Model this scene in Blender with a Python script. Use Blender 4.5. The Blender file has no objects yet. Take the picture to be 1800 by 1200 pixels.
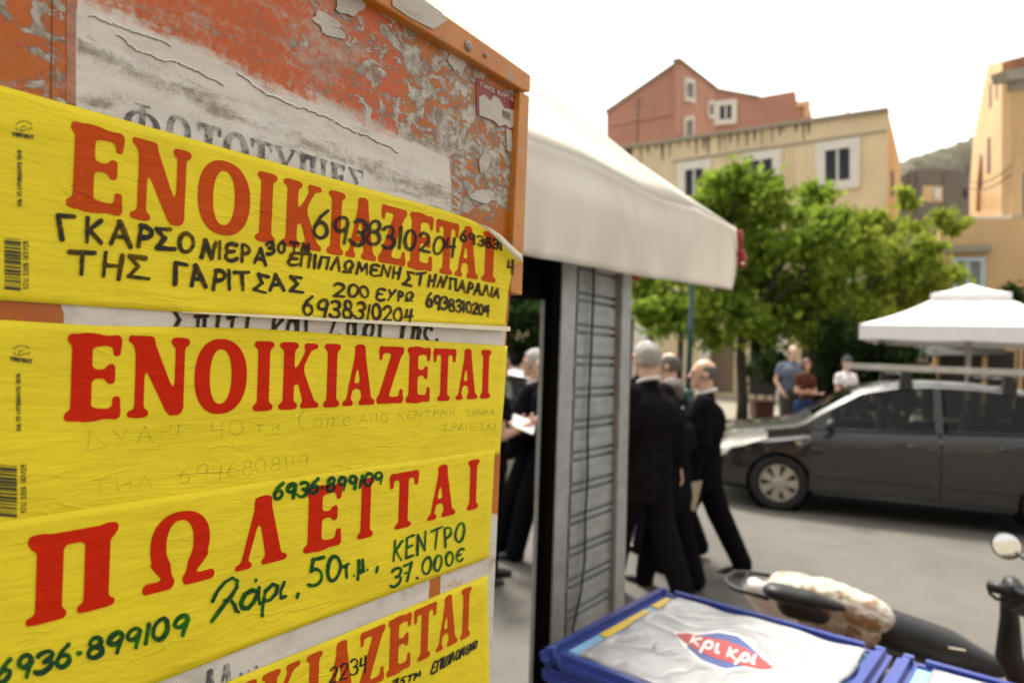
import bpy, bmesh, math, random
import numpy as np
from mathutils import Vector, Matrix, Quaternion
random.seed(7)
rng = np.random.default_rng(7)
scene = bpy.context.scene

# ------------------------------------------------------------------ camera
FPX = 1200.0                       # focal length in photo pixels (24 mm on a 36 mm wide frame)
CAM = Vector((0, 0, 1.65))
ROLL, PITCH = math.radians(2.4), math.radians(0.85)
f0 = Vector((0, math.cos(PITCH), math.sin(PITCH)))
r0 = Vector((1, 0, 0)); u0 = Vector((0, -math.sin(PITCH), math.cos(PITCH)))
RX = r0 * math.cos(ROLL) + u0 * math.sin(ROLL)
UY = -r0 * math.sin(ROLL) + u0 * math.cos(ROLL)
cam_data = bpy.data.cameras.new("camera")
cam = bpy.data.objects.new("camera", cam_data)
scene.collection.objects.link(cam)
m3 = Matrix((RX, UY, -f0)).transposed()
cam.matrix_world = Matrix.Translation(CAM) @ m3.to_4x4()
cam_data.sensor_width = 36; cam_data.lens = 24
cam_data.clip_start = 0.05; cam_data.clip_end = 3000
cam_data.dof.use_dof = True
cam_data.dof.focus_distance = 0.64
cam_data.dof.aperture_fstop = 5.0
scene.camera = cam

# ------------------------------------------------------------------ sky, sun, exposure
SUN_EL, SUN_AZ = math.radians(62), math.radians(-15)      # azimuth measured from the view axis towards the right
world = bpy.data.worlds.new("World"); scene.world = world
world.use_nodes = True
wn = world.node_tree
for n in list(wn.nodes): wn.nodes.remove(n)
w_out = wn.nodes.new("ShaderNodeOutputWorld"); w_bg = wn.nodes.new("ShaderNodeBackground")
w_sky = wn.nodes.new("ShaderNodeTexSky"); w_sky.sky_type = 'NISHITA'; w_sky.sun_disc = False
w_sky.sun_elevation = SUN_EL; w_sky.sun_rotation = SUN_AZ
w_sky.dust_density = 4.0; w_sky.air_density = 1.0
w_hs = wn.nodes.new("ShaderNodeHueSaturation"); w_hs.inputs['Saturation'].default_value = 0.12
w_tint = wn.nodes.new("ShaderNodeMix"); w_tint.data_type = 'RGBA'; w_tint.blend_type = 'MULTIPLY'
w_tint.inputs[0].default_value = 1.0; w_tint.inputs[7].default_value = (1.0, 0.965, 0.90, 1)
wn.links.new(w_sky.outputs[0], w_hs.inputs['Color'])
wn.links.new(w_hs.outputs[0], w_tint.inputs[6])
wn.links.new(w_tint.outputs[2], w_bg.inputs['Color'])
w_bg.inputs['Strength'].default_value = 0.14
wn.links.new(w_bg.outputs[0], w_out.inputs['Surface'])
sun_data = bpy.data.lights.new("sun", 'SUN'); sun_data.energy = 2.0; sun_data.angle = math.radians(10)
sun_data.color = (1.0, 0.94, 0.84)
sun = bpy.data.objects.new("sun", sun_data); scene.collection.objects.link(sun)
to_sun = Vector((math.sin(SUN_AZ) * math.cos(SUN_EL), math.cos(SUN_AZ) * math.cos(SUN_EL), math.sin(SUN_EL)))
sun.rotation_euler = to_sun.to_track_quat('Z', 'Y').to_euler()
scene.view_settings.view_transform = 'Standard'
scene.view_settings.look = 'None'
scene.view_settings.exposure = 1.48
scene.view_settings.gamma = 1.0

# ------------------------------------------------------------------ pixel helpers (photo pixels, 1800 x 1200)
def ray(px, py):
    return f0 + RX * ((px - 900) / FPX) + UY * ((600 - py) / FPX)
def at_y(px, py, Y):
    d = ray(px, py); return CAM + d * (Y / d.y)
def at_z(px, py, Z):
    d = ray(px, py); return CAM + d * ((Z - CAM.z) / d.z)
def on_plane(px, py, Q, n):
    d = ray(px, py); return CAM + d * ((Q - CAM).dot(n) / d.dot(n))
RAYF = np.array(f0); RAYX = np.array(RX); RAYU = np.array(UY); CAMN = np.array(CAM)
def np_ray(P):
    return RAYF[None] + RAYX[None] * ((P[:, :1] - 900) / FPX) + RAYU[None] * ((600 - P[:, 1:2]) / FPX)
def np_on_plane(P, Q, n, off=0.0):
    """array of photo pixels -> points on the plane through Q with normal n, pushed out by off"""
    d = np_ray(np.asarray(P, float)); n = np.array(n)
    k = ((np.array(Q) - CAMN) @ n + off) / (d @ n)
    return CAMN + d * np.asarray(k).reshape(-1, 1)

vp = ray(1752, 655); KD = Vector((vp.x, vp.y, 0)).normalized()      # the kiosk runs along KD
KN = Vector((KD.y, -KD.x, 0))                                       # its outward normal, towards the right and the camera
UP = Vector((0, 0, 1))
PQ = CAM + ray(893, 560) * 0.9

# ------------------------------------------------------------------ objects
def link(o, parent=None):
    scene.collection.objects.link(o)
    if parent is not None: o.parent = parent
    return o
def tag(o, label=None, cat=None, group=None, kind=None):
    if label: o['label'] = label
    if cat: o['category'] = cat
    if group: o['group'] = group
    if kind: o['kind'] = kind
    return o
def empty(name, loc, label=None, cat=None, group=None, rz=0.0):
    o = bpy.data.objects.new(name, None); link(o); o.location = loc; o.rotation_euler = (0, 0, rz)
    o.empty_display_size = 0.2
    return tag(o, label, cat, group)
def mesh_obj(name, verts, faces, mat=None, parent=None, uv=None, smooth=False, world_space=True, mats=None, fmat=None):
    """one mesh object; verts in world space are carried into the parent's space"""
    me = bpy.data.meshes.new(name)
    V = np.asarray(verts, float)
    if parent is not None and world_space:
        inv = np.array(world_matrix(parent).inverted())
        V = V @ inv[:3, :3].T + inv[:3, 3]
    me.from_pydata(V.tolist() if hasattr(V, 'tolist') else V, [], faces)
    if uv is not None:
        l = me.uv_layers.new(name="UVMap")
        li = np.empty(len(me.loops), int); me.loops.foreach_get('vertex_index', li)
        l.data.foreach_set('uv', np.asarray(uv, np.float32)[li].ravel())
    if mats:
        for m_ in mats: me.materials.append(m_)
        if fmat is not None: me.polygons.foreach_set('material_index', np.asarray(fmat, np.int32))
    elif mat: me.materials.append(mat)
    if smooth: me.polygons.foreach_set('use_smooth', [True] * len(me.polygons))
    me.update()
    o = bpy.data.objects.new(name, me)
    return link(o, parent)
def world_matrix(o):
    m_ = o.matrix_basis.copy()
    while o.parent is not None:
        o = o.parent; m_ = o.matrix_basis @ m_
    return m_

class MB:
    """collects simple shapes into one mesh"""
    def __init__(s): s.v = []; s.f = []
    def add(s, V, F):
        b = len(s.v); s.v += [tuple(p) for p in V]; s.f += [tuple(i + b for i in f) for f in F]; return s
    def box(s, lo, hi, M=None, bevel=0.0):
        x0, y0, z0 = lo; x1, y1, z1 = hi
        if bevel > 0:
            bm = bmesh.new(); bmesh.ops.create_cube(bm, size=1)
            for v in bm.verts: v.co = Vector(((x0 + x1) / 2 + v.co.x * (x1 - x0), (y0 + y1) / 2 + v.co.y * (y1 - y0), (z0 + z1) / 2 + v.co.z * (z1 - z0)))
            bmesh.ops.bevel(bm, geom=bm.edges[:], offset=bevel, segments=2, affect='EDGES')
            bm.verts.index_update()
            V = [v.co.copy() for v in bm.verts]; F = [[v.index for v in f.verts] for f in bm.faces]; bm.free()
        else:
            V = [Vector(p) for p in ((x0, y0, z0), (x1, y0, z0), (x1, y1, z0), (x0, y1, z0), (x0, y0, z1), (x1, y0, z1), (x1, y1, z1), (x0, y1, z1))]
            F = [(0, 3, 2, 1), (4, 5, 6, 7), (0, 1, 5, 4), (1, 2, 6, 5), (2, 3, 7, 6), (3, 0, 4, 7)]
        if M is not None: V = [M @ p for p in V]
        return s.add(V, F)
    def hexa(s, bottom, top):
        V = list(bottom) + list(top); n = len(bottom)
        F = [tuple(range(n))[::-1], tuple(range(n, 2 * n))] + [(i, (i + 1) % n, n + (i + 1) % n, n + i) for i in range(n)]
        return s.add(V, F)
    def slab(s, quad, thick):
        """quad of world points, thickened against its normal"""
        q = [Vector(p) for p in quad]; n = (q[1] - q[0]).cross(q[-1] - q[0]).normalized()
        return s.hexa([p - n * thick for p in q], q)
    def tube(s, pts, r, seg=10, caps=True, flat=None):
        pts = [Vector(p) for p in pts]; n = len(pts)
        rr = [r] * n if isinstance(r, (int, float)) else list(r)
        t0 = (pts[1] - pts[0]).normalized()
        a = t0.orthogonal().normalized() if flat is None else Vector(flat).normalized()
        V = []
        for i, p in enumerate(pts):
            t = (pts[min(i + 1, n - 1)] - pts[max(i - 1, 0)]).normalized()
            a = (a - t * a.dot(t)).normalized(); b = t.cross(a)
            for k in range(seg):
                w = 2 * math.pi * k / seg
                V.append(p + (a * math.cos(w) + b * math.sin(w)) * rr[i])
        F = [(i * seg + k, i * seg + (k + 1) % seg, (i + 1) * seg + (k + 1) % seg, (i + 1) * seg + k) for i in range(n - 1) for k in range(seg)]
        if caps: F += [tuple(range(seg))[::-1], tuple(range((n - 1) * seg, n * seg))]
        return s.add(V, F)
    def lathe(s, prof, seg=24, M=None):
        """prof: (radius, z) pairs"""
        V = []
        for r_, z_ in prof:
            for k in range(seg):
                w = 2 * math.pi * k / seg; V.append(Vector((r_ * math.cos(w), r_ * math.sin(w), z_)))
        n = len(prof)
        F = [(i * seg + k, i * seg + (k + 1) % seg, (i + 1) * seg + (k + 1) % seg, (i + 1) * seg + k) for i in range(n - 1) for k in range(seg)]
        F += [tuple(range(seg))[::-1], tuple(range((n - 1) * seg, n * seg))]
        if M is not None: V = [M @ p for p in V]
        return s.add(V, F)
    def capsule(s, p0, p1, r0_, r1_, seg=14, squash=None):
        """tapered capsule; squash = (axis vector, factor)"""
        p0 = Vector(p0); p1 = Vector(p1); t = (p1 - p0)
        L = t.length; t = t.normalized() if L > 1e-6 else Vector((0, 0, 1))
        a = t.orthogonal().normalized(); b = t.cross(a); rings = []
        for k in range(5): w = math.pi / 2 * (1 - k / 4.0); rings.append((p0 - t * r0_ * math.sin(w), r0_ * max(math.cos(w), 0.02)))
        for k in range(5): w = math.pi / 2 * (k / 4.0); rings.append((p1 + t * r1_ * math.sin(w), r1_ * max(math.cos(w), 0.02)))
        V = []
        for c, r_ in rings:
            for k in range(seg):
                w = 2 * math.pi * k / seg; o = (a * math.cos(w) + b * math.sin(w)) * r_
                if squash: ax, q = squash; ax = Vector(ax).normalized(); o = o - ax * o.dot(ax) * (1 - q)
                V.append(c + o)
        n = len(rings)
        F = [(i * seg + k, i * seg + (k + 1) % seg, (i + 1) * seg + (k + 1) % seg, (i + 1) * seg + k) for i in range(n - 1) for k in range(seg)]
        F += [tuple(range(seg))[::-1], tuple(range((n - 1) * seg, n * seg))]
        return s.add(V, F)
    def ellipsoid(s, c, rad, M=None, seg=18, rings=12):
        V = []; c = Vector(c)
        for i in range(rings + 1):
            th = math.pi * i / rings
            th = min(max(th, 0.03), math.pi - 0.03)
            for k in range(seg):
                w = 2 * math.pi * k / seg
                p = Vector((rad[0] * math.sin(th) * math.cos(w), rad[1] * math.sin(th) * math.sin(w), -rad[2] * math.cos(th)))
                if M is not None: p = M @ p
                V.append(c + p)
        n = rings + 1
        F = [(i * seg + k, i * seg + (k + 1) % seg, (i + 1) * seg + (k + 1) % seg, (i + 1) * seg + k) for i in range(n - 1) for k in range(seg)]
        F += [tuple(range(seg))[::-1], tuple(range((n - 1) * seg, n * seg))]
        return s.add(V, F)
    def xf(s, M):
        s.v = [tuple(M @ Vector(p)) for p in s.v]; return s
    def build(s, name, mat, parent=None, smooth=False, world_space=True, **kw):
        return mesh_obj(name, s.v, s.f, mat, parent, smooth=smooth, world_space=world_space, **kw)
def apply_mods(o, mods):
    """evaluate modifiers given as (type, dict) and keep the result as a plain mesh"""
    for t, kw in mods:
        m_ = o.modifiers.new(t.lower(), t)
        for k, v in kw.items(): setattr(m_, k, v)
    dg = bpy.context.evaluated_depsgraph_get(); dg.update()
    me = bpy.data.meshes.new_from_object(o.evaluated_get(dg), depsgraph=dg)
    o.modifiers.clear(); old = o.data; o.data = me
    for m_ in old.materials:
        if m_ is not None and m_.name not in [x.name for x in me.materials if x]: me.materials.append(m_)
    bpy.data.meshes.remove(old)
    return o
def smooth_angle(o, ang=35):
    me = o.data; me.polygons.foreach_set('use_smooth', [True] * len(me.polygons))
    try: me.set_sharp_from_angle(angle=math.radians(ang))
    except Exception: pass
    return o
def copy_tree(o, parent=None):
    c = o.copy(); scene.collection.objects.link(c)
    if parent is not None: c.parent = parent
    for ch in list(o.children): copy_tree(ch, c)
    return c

# ------------------------------------------------------------------ materials
class NT:
    def __init__(s, name):
        s.m = bpy.data.materials.new(name); s.m.use_nodes = True; s.t = s.m.node_tree
        for n in list(s.t.nodes): s.t.nodes.remove(n)
        s.out = s.t.nodes.new("ShaderNodeOutputMaterial")
        s.tc = None
    def n(s, typ, **kw):
        x = s.t.nodes.new("ShaderNode" + typ)
        for k, v in kw.items(): setattr(x, k, v)
        return x
    def l(s, a, b): s.t.links.new(a, b)
    def put(s, sock, v):
        if isinstance(v, bpy.types.NodeSocket): s.l(v, sock)
        elif isinstance(v, (tuple, list)) and len(v) == 3 and sock.type == 'RGBA': sock.default_value = (*v, 1)
        else: sock.default_value = v
    def coord(s, kind='Object'):
        if s.tc is None: s.tc = s.n("TexCoord")
        return s.tc.outputs[kind]
    def mapping(s, vec, scale=(1, 1, 1), rot=(0, 0, 0), loc=(0, 0, 0)):
        x = s.n("Mapping"); s.l(vec, x.inputs[0]); x.inputs['Scale'].default_value = scale; x.inputs['Rotation'].default_value = rot
        x.inputs['Location'].default_value = loc; return x.outputs[0]
    def noise(s, vec, scale=5, detail=4, rough=0.55, dist=0.0):
        x = s.n("TexNoise"); s.l(vec, x.inputs['Vector']); x.inputs['Scale'].default_value = scale; x.inputs['Detail'].default_value = detail
        x.inputs['Roughness'].default_value = rough; x.inputs['Distortion'].default_value = dist; return x.outputs[0]
    def ramp(s, fac, stops):
        x = s.n("ValToRGB"); e = x.color_ramp.elements
        while len(e) < len(stops): e.new(0.5)
        for q, (p, c) in zip(e, stops):
            q.position = p; q.color = (*c, 1) if isinstance(c, (tuple, list)) else (c, c, c, 1)
        s.put(x.inputs[0], fac); return x.outputs[0]
    def mix(s, fac, a, b, mode='MIX'):
        x = s.n("Mix", data_type='RGBA', blend_type=mode); s.put(x.inputs[0], fac); s.put(x.inputs[6], a); s.put(x.inputs[7], b); return x.outputs[2]
    def math(s, op, a, b=0.0, c=None):
        x = s.n("Math", operation=op); s.put(x.inputs[0], a); s.put(x.inputs[1], b)
        if c is not None: s.put(x.inputs[2], c)
        return x.outputs[0]
    def step(s, v, lo, hi):
        x = s.n("MapRange", interpolation_type='SMOOTHSTEP'); s.put(x.inputs[0], v); x.inputs[1].default_value = lo; x.inputs[2].default_value = hi; return x.outputs[0]
    def bump(s, h, strength=0.3, dist=0.01, normal=None):
        x = s.n("Bump"); s.put(x.inputs['Height'], h); x.inputs['Strength'].default_value = strength; x.inputs['Distance'].default_value = dist
        if normal is not None: s.l(normal, x.inputs['Normal'])
        return x.outputs[0]
    def principled(s, color, rough=0.6, metallic=0.0, normal=None, spec=0.5, **kw):
        x = s.n("BsdfPrincipled"); s.put(x.inputs['Base Color'], color); s.put(x.inputs['Roughness'], rough); s.put(x.inputs['Metallic'], metallic)
        x.inputs['Specular IOR Level'].default_value = spec
        if normal is not None: s.l(normal, x.inputs['Normal'])
        for k, v in kw.items(): s.put(x.inputs[k], v)
        s.l(x.outputs[0], s.out.inputs['Surface']); return x
def plain(name, color, rough=0.6, metallic=0.0, var=0.15, scale=8.0, bump=0.0, spec=0.5, bscale=None, **kw):
    """principled with noise-varied colour (two scales) and optional bump"""
    m_ = NT(name); co = m_.coord()
    a = m_.noise(co, scale, 5, 0.6); b = m_.noise(co, scale * 7, 3, 0.6)
    f = m_.math('ADD', m_.math('MULTIPLY', a, 0.65), m_.math('MULTIPLY', b, 0.35))
    lo = tuple(c * (1 - var) for c in color); hi = tuple(min(1, c * (1 + var)) for c in color)
    col = m_.ramp(f, [(0.3, lo), (0.7, hi)])
    nrm = m_.bump(m_.noise(co, bscale or scale * 10, 4), bump, 0.01) if bump else None
    m_.principled(col, rough, metallic, nrm, spec, **kw)
    return m_.m
# ================================================================== notice board and posters
def panel_pt(P, off=0.0):
    return np_on_plane(P, PQ, KN, off)
def panel_uv(W):
    d = W - np.array(PQ)[None]
    return np.stack([d @ np.array(KD), W[:, 2] - PQ.z], 1)

# ---- contour meshes from signed distance fields
def contour(F, X, Y, maxrun=10):
    """F[j, i] negative inside; X[i], Y[j] photo pixels -> verts (n, 2), faces"""
    V = []; faces = []
    ins = F < 0
    c00, c10, c01, c11 = ins[:-1, :-1], ins[:-1, 1:], ins[1:, :-1], ins[1:, 1:]
    full = c00 & c10 & c01 & c11
    part = (c00 | c10 | c01 | c11) & ~full
    for j in range(full.shape[0]):
        row = full[j]; i = 0; n = len(row)
        if not row.any(): continue
        while i < n:
            if row[i]:
                k = i
                while k < n and row[k] and k - i < maxrun: k += 1
                b = len(V); V += [(X[i], Y[j]), (X[k], Y[j]), (X[k], Y[j + 1]), (X[i], Y[j + 1])]
                faces.append((b + 3, b + 2, b + 1, b)); i = k
            else: i += 1
    for j, i in zip(*np.nonzero(part)):
        cs = [(i, j), (i + 1, j), (i + 1, j + 1), (i, j + 1)]
        poly = []
        for q in range(4):
            (i0, j0), (i1, j1) = cs[q], cs[(q + 1) % 4]
            a, b_ = F[j0, i0], F[j1, i1]
            if a < 0: poly.append((X[i0], Y[j0]))
            if (a < 0) != (b_ < 0):
                t = a / (a - b_); poly.append((X[i0] + (X[i1] - X[i0]) * t, Y[j0] + (Y[j1] - Y[j0]) * t))
        if len(poly) >= 3:
            b = len(V); V += poly; faces.append(tuple(range(b + len(poly) - 1, b - 1, -1)))
    return np.array(V).reshape(-1, 2), faces
def sd_poly(x, y, pts):
    d = np.full(x.shape, 1e9); s = np.ones(x.shape); n = len(pts)
    for i in range(n):
        ax, ay = pts[i]; bx, by = pts[i - 1]
        ex, ey = bx - ax, by - ay; wx, wy = x - ax, y - ay
        t = np.clip((wx * ex + wy * ey) / (ex * ex + ey * ey + 1e-12), 0, 1)
        d = np.minimum(d, (wx - ex * t) ** 2 + (wy - ey * t) ** 2)
        c1 = y >= ay; c2 = y < by; c3 = ex * wy > ey * wx
        s = np.where((c1 & c2 & c3) | (~c1 & ~c2 & ~c3), -s, s)
    return s * np.sqrt(d)
def sd_box(x, y, x0, x1, y0, y1, r=0.0):
    qx = np.abs(x - (x0 + x1) / 2) - (x1 - x0) / 2 + r; qy = np.abs(y - (y0 + y1) / 2) - (y1 - y0) / 2 + r
    return np.hypot(np.maximum(qx, 0), np.maximum(qy, 0)) + np.minimum(np.maximum(qx, qy), 0) - r
def sd_ell(x, y, cx, cy, rx, ry, p=2.25):
    return ((np.abs((x - cx) / rx) ** p + np.abs((y - cy) / ry) ** p) ** (1 / p) - 1) * min(rx, ry)
def smin(a, b, k=0.07):
    h = np.clip(0.5 + 0.5 * (b - a) / k, 0, 1); return b + (a - b) * h - k * h * (1 - h)
def sunion(lst, k=0.07):
    r_ = lst[0]
    for q in lst[1:]: r_ = smin(r_, q, k)
    return r_
# fat letters with flared, rounded feet; y up, height 1
def glyph(ch, x, y, k=1.0):
    B = lambda x0, x1, y0, y1, r=0.03: sd_box(x, y, x0, x1, y0, y1, r)
    Pg = lambda *p: sd_poly(x, y, p)
    S = lambda *q: sunion(list(q), 0.075)
    if ch == 'Ι': return S(B(.07, .25, .02, .98), B(.01, .31, 0, .085, .04), B(.01, .31, .915, 1, .04))
    if ch == 'Ε': return S(B(.07, .31, .02, .98), B(.0, .4, 0, .10, .04), B(.02, .4, .90, 1, .04), B(.2, .62, 0, .125, .03), B(.2, .62, .875, 1, .03),
                           B(.555, .645, .02, .27, .04), B(.55, .635, .755, .98, .04), B(.25, .53, .485, .595, .03), B(.485, .575, .42, .66, .04))
    if ch == 'Ν': return S(B(.09, .21, .02, .95), B(0, .27, 0, .085, .04), B(.0, .3, .93, 1, .03), B(.60, .72, .08, .98), B(.545, .78, .91, 1, .04),
                           Pg((.03, .99), (.31, .99), (.70, .04), (.66, 0), (.55, 0), (.50, .05)))
    if ch == 'Ο': return np.maximum(sd_ell(x, y, .35, .5, .35, .515), -sd_ell(x, y, .35, .5, .145, .375))
    if ch == 'Κ': return S(B(.07, .25, .02, .98), B(.0, .31, 0, .085, .04), B(.0, .31, .915, 1, .04), Pg((.2, .42), (.28, .38), (.55, .95), (.46, .95)),
                           B(.41, .63, .915, 1, .035), Pg((.27, .56), (.37, .66), (.62, .04), (.42, .04)), B(.37, .66, 0, .075, .035))
    if ch in 'ΑΛ':
        g = [Pg((.24, .96), (.34, .99), (.14, .04), (.06, .04)), Pg((.24, .98), (.40, .98), (.565, .04), (.375, .04)), B(0, .2, 0, .075, .035), B(.32, .62, 0, .085, .035), B(.25, .39, .86, 1, .05)]
        if ch == 'Α': g.append(B(.15, .45, .28, .36, .01))
        return S(*g)
    if ch == 'Ζ': return S(B(.04, .54, .885, 1, .03), B(.02, .09, .76, .97, .03), B(0, .54, 0, .115, .03), B(.475, .55, .03, .25, .03), Pg((.31, .95), (.54, .95), (.22, .06), (0, .06)))
    if ch == 'Τ': return S(B(.19, .37, .02, .95), B(.12, .44, 0, .08, .035), B(.02, .54, .885, 1, .03), B(0, .075, .74, .97, .03), B(.485, .56, .74, .97, .03))
    if ch == 'Π': return S(B(.10, .40, .02, .95), B(0, .45, 0, .09, .04), B(.64, .92, .02, .95), B(.57, .99, 0, .09, .04), B(.04, .96, .845, 1, .03), B(.0, .2, .90, 1, .04), B(.85, 1.0, .90, 1, .04))
    if ch == 'Ω':
        ring = np.maximum(sd_ell(x, y, .44, .575, .36, .425), -sd_ell(x, y, .44, .575, .165, .31))
        ring = np.maximum(ring, -sd_box(x, y, .33, .55, -.1, .4))
        return sunion([ring, Pg((.10, .36), (.27, .40), (.37, .10), (.30, .06)), Pg((.78, .36), (.61, .40), (.50, .10), (.57, .06)), B(0, .375, 0, .135, .055), B(.495, .87, 0, .135, .055)], .06)
    # slim old lettering
    if ch == 'Φ': return np.minimum(np.minimum(B(.33, .47, 0, 1, .01), np.maximum(sd_ell(x, y, .4, .5, .4, .33), -sd_ell(x, y, .4, .5, .25, .26))), np.minimum(B(.22, .58, .95, 1), B(.22, .58, 0, .05)))
    if ch == 'Υ': return np.minimum(np.minimum(B(.27, .41, 0, .5, .01), Pg((.02, .98), (.20, .98), (.42, .45), (.27, .45))), np.minimum(Pg((.55, .98), (.63, .98), (.40, .45), (.33, .45)), np.minimum(B(-.03, .27, .95, 1), B(.47, .70, .95, 1))))
    if ch == 'Σ': return np.minimum(np.minimum(B(.02, .58, .92, 1), B(.02, .6, 0, .1)), np.minimum(np.minimum(Pg((.02, .96), (.22, .96), (.42, .5), (.32, .42)), Pg((.42, .55), (.32, .44), (.0, .05), (.1, .05))), np.minimum(B(.53, .58, .75, 1), B(.55, .6, 0, .3))))
GW = {'Ι': .32, 'Ε': .65, 'Ν': .78, 'Ο': .70, 'Κ': .66, 'Α': .62, 'Λ': .62, 'Ζ': .56, 'Τ': .56, 'Π': 1.0, 'Ω': .88, 'Φ': .8, 'Υ': .67, 'Σ': .6}
def bulge_none(P): return np.zeros(len(P))
def letters(name, items, top, bot, lean, mat, parent, off, bulge=bulge_none, clip=None, res=1.1):
    """items: (char, x0, x1) in photo pixels at the baseline; top/bot: functions of x"""
    Vs = []; Fs = []; nb = 0
    for ch, x0, x1 in items:
        xm = (x0 + x1) / 2; h = bot(xm) - top(xm); w = GW[ch]
        nx = max(14, int((x1 - x0) / res) + 6); ny = max(20, int(h / res) + 6)
        gx = np.linspace(-.06, 1.06, nx); gy = np.linspace(-.04, 1.05, ny)
        A, Bv = np.meshgrid(gx, gy)
        Fd = glyph(ch, A * w, Bv)
        V, F = contour(Fd, gx, gy)
        if len(V) == 0: continue
        px = x0 + (x1 - x0) * V[:, 0]
        yt = np.array([top(q) for q in px]); yb = np.array([bot(q) for q in px])
        py = yb + (yt - yb) * V[:, 1]
        px = px + lean * (yb - py)
        Vs.append(np.stack([px, py], 1)); Fs += [tuple(i + nb for i in f[::-1]) for f in F]; nb += len(V)
    P = np.concatenate(Vs)
    W = panel_pt(P, off + bulge(P))
    return mesh_obj(name, W, Fs, mat, parent, uv=panel_uv(W))

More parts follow.
